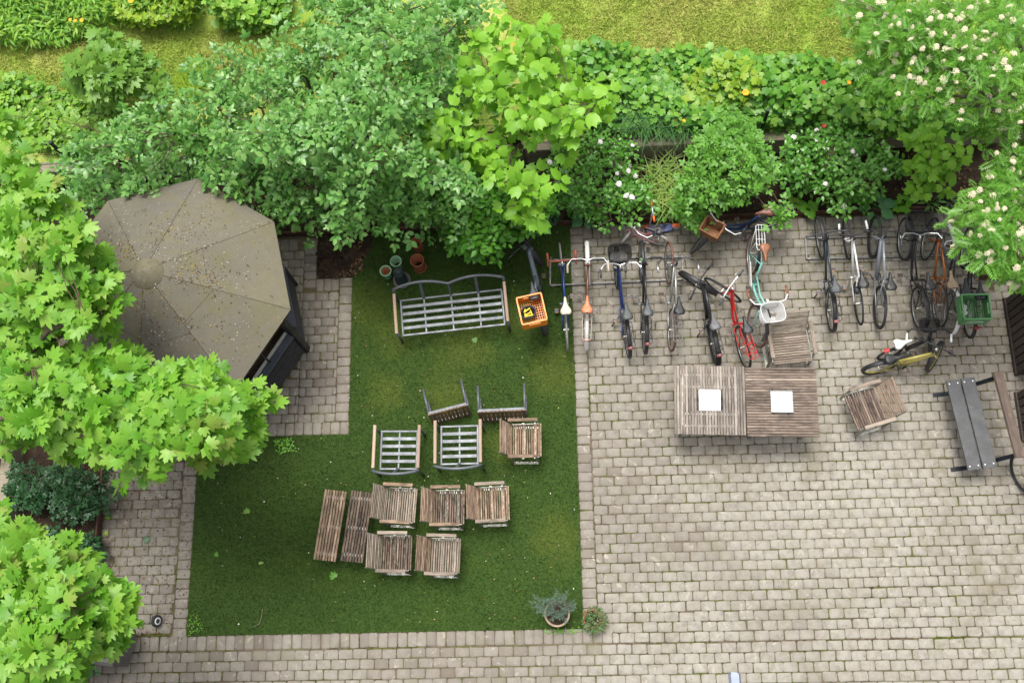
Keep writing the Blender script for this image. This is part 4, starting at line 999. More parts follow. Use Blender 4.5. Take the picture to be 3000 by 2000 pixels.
# --- right-hand rack group
bicycle((2434, 908), (2404, 697), 'black and steel blue bicycle with luggage rack, first in the right rack', (0.03, 0.04, 0.055), 'diamond', 'flat', 4, -4, tw=0.022, saddle=M_DGREY, rack=M_BLACK, fender=M_BLACK, tail=True, barmat=M_BLACK, grip=M_DGREY, crank=0.3, kick=M_BLACK, sadz=0.96)
b14, SM, bc, hf = bicycle((2515, 889), (2482, 699), 'white racing bicycle with white bullhorn handlebar and black saddle bag', (0.74, 0.74, 0.73), 'diamond', 'bullhorn', 0, -6, tw=0.014, rim=M_RIMB, saddle=M_BLACK, grip=M_WHITE, barmat=M_BLACK, crank=1.0, sadz=0.97, metal=0.0)
MB().lathe([(0.0, 0.05), (0.05, 0.045), (0.065, 0.0), (0.05, -0.045), (0.0, -0.05)], 14).build('saddle_bag', M_BLACK, b14, True, Matrix.Translation((0.04, 0.09, 0.88)) @ Matrix.Diagonal((1.0, 0.8, 0.9, 1)))
bicycle((2578, 900), (2561, 694), 'matt grey bicycle with a black covered saddle, third in the right rack', (0.26, 0.28, 0.31), 'mtb', 'flat', -3, 0.5, tw=0.022, rim=M_RIMB, saddle=M_BLACK, barmat=M_BLACK, grip=M_BLACK, crank=2.4, sadz=0.97, metal=0.2)
b16, SM, bc, hf = bicycle((2694, 903), (2651, 700), 'black city bicycle with black mesh basket and silver handlebar', (0.016, 0.016, 0.017), 'step', 'swept', -6, 1, tw=0.021, saddle=M_BLACK, rack=M_BLACK, fender=M_BLACK, crank=2.5, grip=M_DGREY, chainguard=M_BLACK, sadz=0.93, hb=1.1)
basket(b16, SM @ Matrix.Translation(bc + Vector((0.19, 0, -0.16))), (0.16, 0.20), (0.11, 0.15), 0.25, M_BLACK, 'front_basket', solid=M_MESHB)
bicycle((2754, 893), (2722, 700), 'orange road bicycle with a worn tan saddle with wear marks', (0.40, 0.125, 0.025), 'diamond', 'flat', -16, 0, tw=0.015, saddle=paint('tan_saddle', (0.30, 0.22, 0.14), 0.7, dirt=(0.5, 0.48, 0.44)), barmat=M_BLACK, grip=M_BLACK, crank=2.2, sadz=0.97)
bicycle((2788, 914), (2775, 716), 'black bicycle with white rear mudguard and black rack, half under the rowan', (0.03, 0.03, 0.032), 'step', 'swept', 10, 2, tyre=M_TYREG, saddle=M_BLACK, rack=M_BLACK, fender=M_WHITE, tail=True, crank=0.9, sadz=0.95)
b19, SM, bc, hf = bicycle((2843, 926), (2832, 724), 'black bicycle with the green crate on its rack, half under the rowan', (0.018, 0.018, 0.02), 'step', 'swept', -8, -5, tyre=M_TYRE, saddle=M_BLACK, rack=M_BLACK, fender=M_BLACK, tail=True, crank=0.3, sadz=0.96)
# --- children's bicycles and the wheel at the right edge
M_YEL = colpaint('yellow_frame_paint', (0.42, 0.36, 0.09))
bicycle((2574, 1078), (2742, 1050), 'yellow child bicycle with black mudguards standing behind the brown chair', (0.42, 0.36, 0.10), 'mtb', 'flat', 48, -3, R=0.25, tw=0.022, rim=paint('yellow_rim', (0.42, 0.34, 0.05), 0.4), saddle=M_BLACK, fender=M_BLACK, barmat=M_BLACK, grip=M_BLACK, crank=1.4, hb=0.62, sadz=0.66, group='children bicycles', metal=0.1, front_light=True)
b21, SM, bc, hf = bicycle((2606, 1036), (2730, 1000), 'small black child bicycle with white saddle and black basket, behind the yellow one', (0.02, 0.02, 0.02), 'step', 'swept', 66, -4, R=0.2, tw=0.02, rim=M_RIM, saddle=M_WHITE, barmat=M_BLACK, grip=M_WHITE, crank=0.8, hb=0.66, sadz=0.60, group='children bicycles')
basket(b21, SM @ Matrix.Translation(bc + Vector((0.10, 0, -0.08))), (0.10, 0.14), (0.07, 0.10), 0.14, M_BLACK, 'front_basket', solid=M_MESHB)
MB().beam((-0.13, 0.0, 0.40), (-0.06, 0.0, 0.43), 0.06, 0.04).build('red_reflector', M_RED, b21)
bicycle((1928, 702), (1856, 690), 'small pink child bicycle with white tyres at the end of the left rack', (0.62, 0.33, 0.36), 'step', 'swept', 68, 6, R=0.15, tw=0.02, tyre=M_TYREW, saddle=M_BLACK, barmat=M_CHROME, grip=M_BLACK, crank=0.2, hb=0.6, sadz=0.46, group='children bicycles', wb=0.50, fork=paint('pink_fork', (0.62, 0.33, 0.36), 0.4))
bicycle((3110, 1590), (3012, 1402), 'black bicycle of which only a front wheel shows at the right edge', (0.02, 0.02, 0.021), 'diamond', 'flat', 0, 7, tyre=M_TYRE, rim=M_RIMB, barmat=M_BLACK, wb=1.02)

# ---- bicycle racks ------------------------------------------------------------------
def rack_stand(p0, p1, p2, p3, slots, label):
    c = [at(x, y, 0.03) for x, y in (p0, p1, p2, p3)]
    t = thing('bicycle_rack', (c[0].x, c[0].y, 0), 0, label, 'bicycle rack', 'low galvanised bicycle racks')
    o = Vector((c[0].x, c[0].y, 0)); q = [v - o for v in c]
    for a, b in ((0, 1), (1, 2), (2, 3), (3, 0)): MB().beam(q[a], q[b], 0.028, 0.028).build('rail', M_GALV, t)
    for u in slots:
        for du in (-0.018, 0.018):
            a = q[0].lerp(q[1], u + du * 0.6); b = q[3].lerp(q[2], u + du * 0.6)
            MB().tube([a, a + Vector((0, 0, 0.12)), a.lerp(b, 0.5) + Vector((0, 0, 0.26)), b + Vector((0, 0, 0.12)), b], 0.007, 6).build('hoop', M_GALV, t, True)
rack_stand((1612, 762), (2000, 752), (2000, 818), (1612, 836), (0.10, 0.29, 0.50, 0.70, 0.90), 'galvanised bicycle rack under the left row of bicycles')
rack_stand((2360, 698), (2800, 686), (2800, 748), (2363, 758), (0.10, 0.28, 0.46, 0.68, 0.86), 'galvanised bicycle rack under the right row of bicycles')

# ---- crates and what is in them --------------------------------------------------------
def crate(c4, z0, h, mat, label, gridmat=None):
    c = [at(x, y, z0 + h) for x, y in c4]; mid = sum(c, Vector()) / 4; ax = (c[1] + c[2]) - (c[0] + c[3]); ay = (c[0] + c[1]) - (c[3] + c[2])
    L, W = ax.length / 2, ay.length / 2
    t = thing('crate', (mid.x, mid.y, z0), math.atan2(ax.y, ax.x), label, 'crate')
    th = 0.012
    for s in (-1, 1):
        for nm, P0, P1 in (('long_wall', (-L / 2, s * W / 2), (L / 2, s * W / 2)), ('end_wall', (s * L / 2, -W / 2 + 0.007), (s * L / 2, W / 2 - 0.007))):
            mb = MB(); u = (Vector(P1) - Vector(P0)); ln = u.length; ux, uy = u.x / ln, u.y / ln
            def bar(a0, a1, zz0, zz1, tk=th): mb.beam((P0[0] + ux * a0, P0[1] + uy * a0, (zz0 + zz1) / 2), (P0[0] + ux * a1, P0[1] + uy * a1, (zz0 + zz1) / 2), tk, zz1 - zz0, ch=0.002)
            bar(0, ln, 0.0, h * 0.60); bar(0, ln * 0.26, h * 0.60, h * 0.86); bar(ln * 0.74, ln, h * 0.60, h * 0.86); bar(0, ln, h * 0.86, h, th * 1.9)
            bar(ln * 0.02, ln * 0.98, h * 0.26, h * 0.31, th * 1.5)
            mb.build(nm, mat, t)
    mb = MB(); n = 10
    for i in range(n + 1):
        x = -L / 2 + 0.02 + (L - 0.04) * i / n; mb.beam((x, -W / 2 + 0.012, 0.012), (x, W / 2 - 0.012, 0.012), 0.008, 0.012, ch=0.0)
        y = -W / 2 + 0.02 + (W - 0.04) * i / n; mb.beam((-L / 2 + 0.012, y, 0.014), (L / 2 - 0.012, y, 0.014), 0.008, 0.012, ch=0.0)
    mb.build('floor_grid', mat, t)
    return t, L, W
M_ORC = paint('orange_plastic', (0.80, 0.24, 0.012), 0.4, 0, 0.08, 5)
M_GRC = paint('green_plastic', (0.095, 0.27, 0.095), 0.42, 0, 0.12, 5)
oc, oL, oW = crate([(1514, 873), (1583, 857), (1604, 935), (1529, 951)], 0.76, 0.25, M_ORC, 'bright orange plastic crate on the rack of the grey blue bicycle')
gc, gL, gW = crate([(2821, 862), (2901, 862), (2903, 932), (2822, 935)], 0.76, 0.26, M_GRC, 'green plastic crate with cups on the rack of the black bicycle')
# lettering on the green crate's near wall
fc = bpy.data.curves.new('crate_letters', 'FONT'); fc.body = 'PRIPPS'; fc.size = 0.062; fc.extrude = 0.0015; fc.align_x = 'CENTER'; fc.align_y = 'CENTER'
tmp = bpy.data.objects.new('crate_letters', fc); COL.objects.link(tmp)
dg = bpy.context.evaluated_depsgraph_get(); me = bpy.data.meshes.new_from_object(tmp.evaluated_get(dg)); bpy.data.objects.remove(tmp)
me.materials.clear(); me.materials.append(M_WHITE)
link('lettering', me, gc, Matrix.Translation((0, -gW / 2 - 0.0085, 0.115)) @ Matrix.Rotation(PI / 2, 4, 'X') @ Matrix.Diagonal((1.35, 1, 1, 1)))
def cup(x, y, z, parentpos, label, tilt):
    p = gc.matrix_world if False else Matrix.Translation(gc.location) @ Matrix.Rotation(gc.rotation_euler.z, 4, 'Z')
    q = p @ Vector((x, y, z))
    t = thing('paper_cup', q, 0, label, 'cup', 'paper cups in the green crate')
    mb = MB(); mb.lathe([(0.026, 0), (0.038, 0.095), (0.041, 0.097), (0.038, 0.099), (0.035, 0.094), (0.024, 0.006), (0.0, 0.006)], 16); mb.build('cup_wall', M_WHITE, t, True, Matrix.Rotation(rad(tilt), 4, 'X'))
cup(-gL / 2 + 0.06, -0.03, 0.03, None, 'white paper cup in the green crate, lower of the two', 8)
cup(-gL / 2 + 0.065, 0.075, 0.03, None, 'tilted white paper cup in the green crate, upper of the two', 25)
# helmet in the orange crate
q = Matrix.Translation(oc.location) @ Matrix.Rotation(oc.rotation_euler.z, 4, 'Z') @ Vector((-0.06, -0.01, 0.03))
hm = thing('bicycle_helmet', q, 0.4, 'black bicycle helmet with yellow liner upside down in the orange crate', 'helmet')
M_HYEL = paint('yellow_liner', (0.80, 0.62, 0.02), 0.6)
MB().lathe([(0.02, 0.0), (0.075, 0.02), (0.105, 0.075), (0.112, 0.12), (0.104, 0.132), (0.088, 0.12), (0.08, 0.07), (0.05, 0.03), (0.0, 0.018)], 24).build('shell', M_BLACK, hm, True, Matrix.Diagonal((1.15, 0.92, 1, 1)))
for i, (x, y, a, l) in enumerate(((0.0, 0.045, 0.2, 0.11), (0.0, -0.045, -0.2, 0.11), (0.045, 0.0, 1.5, 0.07), (-0.05, 0.0, 1.3, 0.07), (0.0, 0.0, 0.1, 0.09), (-0.03, 0.05, 0.9, 0.05))):
    MB().box(-l / 2, -0.010, 0, l / 2, 0.010, 0.012).build('pad', M_HYEL, hm, False, Matrix.Translation((x, y, 0.05 + abs(y) * 0.7)) @ Matrix.Rotation(a, 4, 'Z'))
# wicker basket on the blue bicycle
M_WICK = wood('wicker', (0.36, 0.18, 0.08), (0.26, 0.115, 0.048), (0.13, 0.055, 0.028), 0.2, 0.6)
c = [at(x, y, 0.95) for x, y in ((2073, 628), (2127, 660), (2100, 697), (2050, 672))]
mid = sum(c, Vector()) / 4; ax = (c[1] + c[2]) - (c[0] + c[3]); L, W = ax.length / 2, 0.25
wk = thing('wicker_basket', (mid.x, mid.y, 0.70), math.atan2(ax.y, ax.x), 'brown wicker basket on the handlebar of the blue bicycle', 'basket')
for s in (-1, 1):
    for (nm, P0, P1) in (('woven_side', (-L / 2, s * W / 2), (L / 2, s * W / 2)), ('woven_end', (s * L / 2, -W / 2), (s * L / 2, W / 2))):
        mb = MB()
        for i in range(10):
            z = 0.012 + i * 0.0235; k = 0.74 + 0.26 * i / 9
            mb.tube([(P0[0] * k, P0[1] * k, z), ((P0[0] + P1[0]) / 2 * k * 1.02, (P0[1] + P1[1]) / 2 * k * 1.02, z), (P1[0] * k, P1[1] * k, z)], 0.0135, 6)
        mb.build(nm, M_WICK, wk, True)
mb = MB(); mb.tube([(-L / 2, -W / 2, 0.245), (L / 2, -W / 2, 0.245), (L / 2, W / 2, 0.245), (-L / 2, W / 2, 0.245)], 0.016, 6, closed=True); mb.build('rim', M_WICK, wk, True)
MB().box(-L / 2 * 0.76, -W / 2 * 0.76, 0.0, L / 2 * 0.76, W / 2 * 0.76, 0.012).build('base', M_WICK, wk)

# scooter -------------------------------------------------------------------------------
M_SCB = paint('scooter_blue', (0.02, 0.045, 0.19), 0.45); M_SCO = paint('scooter_orange', (0.75, 0.13, 0.02), 0.4)
a = at(1900, 676, 0.06); b = at(1984, 664, 0.06); d = b - a
sc_ = thing('kick_scooter', (a.x, a.y, 0), math.atan2(d.y, d.x), 'blue and orange child scooter lying at the steel edging', 'scooter')
L = d.length
MB().poly([(-0.03, -0.03), (0.03, -0.06), (L * 0.75, -0.055), (L * 0.86, -0.03), (L * 0.86, 0.03), (L * 0.75, 0.055), (0.03, 0.06), (-0.03, 0.03)], 0.055, 0.085).build('deck', M_SCB, sc_)
for i in range(6): MB().box(0.10 + i * 0.03, -0.035, 0.086, 0.112 + i * 0.03, 0.035, 0.089).build('grip_strip', paint('dark_strip', (0.012, 0.02, 0.06), 0.7), sc_)
MB().lathe([(0.0, -0.02), (0.045, -0.02), (0.06, -0.012), (0.06, 0.012), (0.045, 0.02), (0.0, 0.02)], 18, (L * 0.96, 0, 0.06), Matrix.Rotation(PI / 2, 3, 'X')).build('rear_wheel', M_WHITE, sc_)
MB().poly([(L * 0.82, -0.03), (L * 1.05, -0.028), (L * 1.09, 0.0), (L * 1.05, 0.028), (L * 0.82, 0.03)], 0.105, 0.13).build('rear_mudguard', M_SCO, sc_)
for y in (-0.065, 0.065): MB().lathe([(0.0, -0.015), (0.045, -0.015), (0.06, 0.0), (0.045, 0.015), (0.0, 0.015)], 18, (-0.03, y, 0.06), Matrix.Rotation(PI / 2, 3, 'X')).build('front_wheel', M_SCO, sc_)
tp = Matrix.Rotation(-sc_.rotation_euler.z, 4, 'Z') @ (at(1912, 618, 0.62) - Vector((a.x, a.y, 0)))
MB().tube([(-0.0, 0, 0.07), tp], 0.015, 8).build('steering_column', M_CHROME, sc_, True)
hd = Matrix.Rotation(-sc_.rotation_euler.z, 4, 'Z') @ (at(1908, 596, 0.64) - at(1917, 648, 0.60)); hd.normalize()
hbx = MB().tube([tp - hd * 0.15, tp + hd * 0.15], 0.011, 8).build('handlebar', M_CHROME, sc_, True)
for s in (-1, 1): MB().tube([tp + hd * 0.08 * s, tp + hd * 0.17 * s], 0.018, 8).build('grip', M_SCO, hbx, True)

# pots ------------------------------------------------------------------------------------
M_TERRA = paint('terracotta', (0.36, 0.12, 0.05), 0.75, 0, 0.3, 9, 0.2, dirt=(0.24, 0.09, 0.045))
M_GLAZE = paint('green_glaze', (0.27, 0.46, 0.28), 0.3, 0, 0.2, 8, dirt=(0.40, 0.52, 0.36))
M_PALEPOT = paint('pale_clay', (0.42, 0.30, 0.215), 0.8, 0, 0.2, 8, 0.2, dirt=(0.5, 0.42, 0.34))
M_BUCKET = paint('dark_bucket', (0.022, 0.034, 0.038), 0.5, 0, 0.3, 8)
M_SAUCER = paint('grey_saucer', (0.19, 0.17, 0.16), 0.7, 0, 0.2, 8, dirt=(0.26, 0.22, 0.2))
def pot(px, py, R, h, mat, label, rim=0.012, saucer=None, inner=None, lip=0.02):
    p = at(px, py, h); t = thing('flower_pot', (p.x, p.y, 0.02), 0, label, 'flower pot')
    r = R * 0.72
    MB().lathe([(r * 0.98, 0.0), (R - rim * 0.4, h - lip - 0.012), (R, h - lip), (R, h - 0.003), (R - 0.003, h), (R - rim, h), (R - rim - 0.002, h - 0.004), (r - rim, 0.02), (0.0, 0.018)], 30).build('pot_wall', mat, t, True)
    if inner:
        q = R - rim - 0.015
        MB().lathe([(q * 0.7, 0.03), (q, h - 0.03), (q, h - 0.01), (q - 0.012, h - 0.01), (q * 0.66, 0.05), (0.0, 0.05)], 26).build('inner_pot', inner, t, True)
    else: MB().disc(r - rim, 0.03, 24).build('soil', M_SOIL, t)
    if saucer: MB().lathe([(R * 0.9, -0.015), (R * 0.96, 0.025), (R * 0.93, 0.027), (R * 0.87, -0.004), (0.0, -0.006)], 28, (saucer[0], saucer[1], 0)).build('saucer', M_TERRA, t, True)
    return t
pot(1222, 763, 0.11, 0.30, M_TERRA, 'large terracotta pot with saucer beside the dark bucket', 0.012, (0.01, -0.01))
pot(1218, 711, 0.088, 0.24, M_TERRA, 'smaller terracotta pot with saucer, nearest the shrubs', 0.010, (0.01, 0.0))
pot(1160, 766, 0.095, 0.24, M_GLAZE, 'empty green glazed pot behind the dark bucket', 0.02)
pot(1130, 794, 0.095, 0.22, M_GLAZE, 'green glazed pot with a terracotta pot inside', 0.02, None, M_TERRA)
p = at(1178, 822, 0.02); t = thing('bucket', (p.x, p.y, 0.02), 0, 'tall dark bucket upside down on a grey dish', 'bucket')
MB().lathe([(0.0, 0.012), (0.12, 0.012), (0.135, 0.035), (0.14, 0.034), (0.13, 0.0), (0.0, 0.0)], 30).build('dish', M_SAUCER, t, True)
MB().lathe([(0.10, 0.014), (0.094, 0.10), (0.095, 0.12), (0.09, 0.14), (0.080, 0.36), (0.076, 0.37), (0.07, 0.355), (0.0, 0.345)], 28).build('bucket_wall', M_BUCKET, t, True)

# covered barbecue trolley under the lower maple: a wheel and a grey cover corner show
M_COVER = paint('grey_cover', (0.13, 0.12, 0.115), 0.7, 0, 0.2, 5, 0.2)
p = at(455, 1806, 0.09); t = thing('covered_trolley', (p.x - 0.55, p.y - 0.28, 0), rad(-8), 'grey covered trolley with one black and white wheel, under the lower maple', 'trolley')
MB().beam((-0.35, -0.12, 0.45), (0.30, -0.12, 0.45), 0.5, 0.62, ch=0.05).build('cover', M_COVER, t)
for (x, y) in ((0.5, 0.36), (-0.1, 0.36)):
    w_ = MB().lathe([(0.05, -0.02), (0.075, -0.025), (0.09, -0.012), (0.09, 0.012), (0.075, 0.025), (0.05, 0.02)], 26, M=Matrix.Rotation(PI / 2 - 0.5, 3, 'Y')).build('wheel', M_TYRE, t, True, Matrix.Translation((x + 0.04, y - 0.06, 0.092)))
    MB().lathe([(0.035, -0.026), (0.054, -0.028), (0.054, 0.028), (0.035, 0.026)], 24, M=Matrix.Rotation(PI / 2 - 0.5, 3, 'Y')).build('white_wall', M_WHITE, w_, True)
    MB().lathe([(0.0, -0.02), (0.036, -0.018), (0.036, 0.018), (0.0, 0.02)], 16, M=Matrix.Rotation(PI / 2 - 0.5, 3, 'Y')).build('hub', M_DGREY, w_, True)
# grey post top poking in at the bottom edge
M_RAIL = paint('grey_blue_metal', (0.22, 0.25, 0.31), 0.4, 0.3, 0.1, 6)
p = at(2152, 1980, 6.0); t = thing('wall_arm', (p.x, p.y, 6.0), 0, 'grey metal arm end reaching in at the bottom edge', 'bracket')
MB().beam((0, 0.02, 0), (0.03, -2.6, 0), 0.105, 0.05, ch=0.018).build('arm', M_RAIL, t)
MB().beam((0.002, 0.034, 0), (0.0, 0.018, 0), 0.085, 0.036, ch=0.012).build('end_cap', M_RAIL, t)
# ================================================================== PLANTS
def fan(outline, centre=(0.0, 0.0), fold=0.12, curl=0.1):
    """leaf from an outline (half outlines mirrored), fan triangulated, creased along the midrib"""
    o = [np.array(p, float) for p in outline]; V = [np.array(centre)] + o
    V = np.array([(p[0], p[1], -fold * abs(p[1]) - curl * max(0.0, p[0]) ** 2) for p in V])
    n = len(o); F = np.array([(0, 1 + i, 1 + (i + 1) % n, ) for i in range(n)])
    return V, F
def mirror(half): return half + [(x, -y) for x, y in half[::-1] if abs(y) > 1e-6]
L_MAPLE = fan(mirror([(1.0, 0.0), (0.85, 0.09), (0.82, 0.20), (0.66, 0.19), (0.56, 0.21), (0.66, 0.36), (0.76, 0.54), (0.60, 0.51), (0.44, 0.47), (0.31, 0.38), (0.28, 0.52), (0.20, 0.68), (0.07, 0.53), (-0.05, 0.38), (-0.16, 0.33), (-0.05, 0.10)])[::-1], (0.08, 0.0), 0.22, 0.16)
L_STRIPE = fan(mirror([(1.0, 0.0), (0.82, 0.10), (0.70, 0.22), (0.80, 0.42), (0.62, 0.45), (0.40, 0.46), (0.15, 0.38), (-0.02, 0.22), (-0.06, 0.08)])[::-1], (0.2, 0.0), 0.25, 0.2)
L_LOBED = fan(mirror([(0.9, 0.0), (0.8, 0.2), (0.55, 0.22), (0.6, 0.45), (0.35, 0.5), (0.2, 0.4), (0.0, 0.45), (-0.1, 0.2)])[::-1], (0.15, 0.0), 0.15, 0.15)
def merge(parts):
    V = []; F = []; b = 0
    for v, f in parts: V.append(v); F.append(f + b); b += len(v)
    return np.concatenate(V), np.concatenate(F)
def leaflet(l, w, ang, off, dz=0.0, droop=0.15):
    v = np.array([(0, 0, 0), (0.28, 0.42, -0.05), (0.62, 0.40, -0.09), (1, 0, -droop), (0.62, -0.40, -0.09), (0.28, -0.42, -0.05)]) * np.array([l, w, l * 0.9])
    v[0, 2] = 0; mid = np.array([[0.5 * l, 0, 0.02 * l]])
    v = np.r_[v, mid]; c, s = math.cos(ang), math.sin(ang)
    x = v[:, 0] * c - v[:, 1] * s + off[0]; y = v[:, 0] * s + v[:, 1] * c + off[1]
    return np.c_[x, y, v[:, 2] + dz], np.array([(6, 0, 5), (6, 5, 4), (6, 4, 3), (6, 3, 2), (6, 2, 1), (6, 1, 0)])
L_ELDER = merge([leaflet(0.47, 0.31, 0, (0.56, 0), 0, 0.1)] + [leaflet(0.44, 0.29, s * rad(62), (0.47, 0), 0, 0.14) for s in (-1, 1)] + [leaflet(0.38, 0.26, s * rad(80), (0.12, 0), 0, 0.14) for s in (-1, 1)])
def slim(l, w, ang, off, z=0.0):
    c, s = math.cos(ang), math.sin(ang)
    v = np.array([(0, 0, 0), (0.5 * l, w / 2, -0.03), (l, 0, -0.06), (0.5 * l, -w / 2, -0.03)])
    return np.c_[v[:, 0] * c - v[:, 1] * s + off[0], v[:, 0] * s + v[:, 1] * c + off[1], v[:, 2] + z], np.array([(0, 2, 1), (0, 3, 2)])
L_ROWAN = merge([slim(0.27, 0.085, 0, (0.74, 0), -0.10)] + [slim(0.31 - 0.02 * abs(i - 3), 0.082, s * rad(62 - 3 * i), (0.10 + 0.107 * i, 0), -0.012 * i * i / 4) for i in range(7) for s in (-1, 1)])
L_OVAL = leaflet(1.0, 0.66, 0, (0, 0))
L_ROUND = leaflet(1.0, 0.92, 0, (0, 0), 0, 0.25)
L_LANCE = leaflet(1.0, 0.30, 0, (0, 0), 0, 0.3)

def inst(T, P, X, N, S):
    V, F = T; X = X / np.linalg.norm(X, axis=1)[:, None]
    N = N - X * (N * X).sum(1)[:, None]; N /= np.linalg.norm(N, axis=1)[:, None] + 1e-9; Y = np.cross(N, X)
    W = P[:, None, :] + S[:, None, None] * (V[None, :, 0:1] * X[:, None, :] + V[None, :, 1:2] * Y[:, None, :] + V[None, :, 2:3] * N[:, None, :])
    m = len(P); FF = (F[None] + (np.arange(m) * len(V))[:, None, None]).reshape(-1, 3)
    return W.reshape(-1, 3), FF
def mats_of(P, X, N, S):
    X = X / np.linalg.norm(X, axis=1)[:, None]; N = N - X * (N * X).sum(1)[:, None]; N /= np.linalg.norm(N, axis=1)[:, None] + 1e-9; Y = np.cross(N, X)
    return [Matrix(((X[i, 0] * S[i], Y[i, 0] * S[i], N[i, 0] * S[i], P[i, 0]), (X[i, 1] * S[i], Y[i, 1] * S[i], N[i, 1] * S[i], P[i, 1]), (X[i, 2] * S[i], Y[i, 2] * S[i], N[i, 2] * S[i], P[i, 2]), (0, 0, 0, 1))) for i in range(len(P))]

def edge_dist(p, poly):
    A = np.array(poly, float); B = np.roll(A, -1, 0); d = B - A
    t = np.clip(((p - A) * d).sum(1) / (d * d).sum(1), 0, 1); return np.linalg.norm(A + d * t[:, None] - p, axis=1).min()
def canopy(poly, z0, z1, D, nclump, rc, tips, seed, zdrop=0.5, inset=0):
    """shoot tips of a crown: clumps inside the outline, domed towards the middle"""
    g = np.random.default_rng(seed); Q = poly_px(poly, nclump * 14, seed)
    ed = np.array([edge_dist(q, poly) for q in Q]); ins = min(rc * 0.75 * 3173 / (16 - (z0 + z1) / 2), ed.max() * 0.6); Q = Q[ed > ins * g.uniform(0.45, 1.15, len(Q))]
    keep = []
    while len(keep) < nclump and len(Q):
        if not keep: keep.append(Q[0]); continue
        c = Q[g.integers(0, len(Q), 10)]; K = np.array(keep)
        dd = ((c[:, None] - K[None]) ** 2).sum(2).min(1); keep.append(c[dd.argmax()])
    T = []; A = []; C = []
    for q in keep:
        d = edge_dist(q, poly); z = max(z0 * 0.45, z0 + (z1 - z0) * math.sqrt(min(1, d / D)) - g.uniform(0, zdrop))
        c = np.array(at(q[0], q[1], z)); r = rc * g.uniform(0.7, 1.25); C.append(c)
        k = max(2, int(tips * g.uniform(0.6, 1.4)))
        rr = r * np.sqrt(g.random(k)); a = g.uniform(0, 2 * PI, k); u = np.c_[np.cos(a) * rr, np.sin(a) * rr]
        zz = 0.55 * r * (1 - (rr / r) ** 2) + g.normal(0, 0.05, k)
        T.append(c + np.c_[u, zz]); A.append(np.c_[u / r * 0.6, np.full(k, 0.9)] + g.normal(0, 0.22, (k, 3)))
    return np.concatenate(T), np.concatenate(A), np.array(C)
def rosettes(T, A, k, size, seed, pet=0.35, el=(0.0, 0.7), droop=0.15, jit=0.25, face=0.35):
    """leaves set round each shoot tip"""
    g = np.random.default_rng(seed); n = len(T); A = A / np.linalg.norm(A, axis=1)[:, None]
    ref = np.tile([1.0, 0.0, 0.0], (n, 1)); U = ref - A * (ref * A).sum(1)[:, None]; U /= np.linalg.norm(U, axis=1)[:, None]; W = np.cross(A, U)
    P = []; X = []; N = []; S = []
    ph = g.uniform(0, 2 * PI, n)
    for i in range(k):
        a = ph + i * 2.4 + g.normal(0, 0.25, n); e = el[0] + (el[1] - el[0]) * i / max(1, k - 1) + g.normal(0, jit, n)
        x = (U * np.cos(a)[:, None] + W * np.sin(a)[:, None]) * np.cos(e)[:, None] + A * np.sin(e)[:, None]; x[:, 2] -= droop
        s = size * g.uniform(0.55, 1.2, n) * (1 - 0.35 * i / k)
        P.append(T + x * (pet * s)[:, None] - A * (0.02 * (k - i)) * 1.0); X.append(x)
        N.append(A + np.array([0.06, -0.35, 0.85]) * face + g.normal(0, 0.3, (n, 3))); S.append(s)
    return [np.concatenate(q) for q in (P, X, N, S)]
M_BARK = paint('bark', (0.10, 0.075, 0.055), 0.9, 0, 0.4, 12, 0.6)
M_TWIG = paint('twig', (0.13, 0.085, 0.055), 0.8, 0, 0.35, 12)
def limb_pts(a, b, g, n=6, sag=0.12):
    a = Vector(a); b = Vector(b); L = (b - a).length; out = []
    for i in range(n + 1):
        u = i / n; p = a.lerp(b, u); p.z += math.sin(u * PI) * L * sag
        if 0 < i < n: p += Vector(g.normal(0, 0.03 * L, 3))
        out.append(p)
    return out
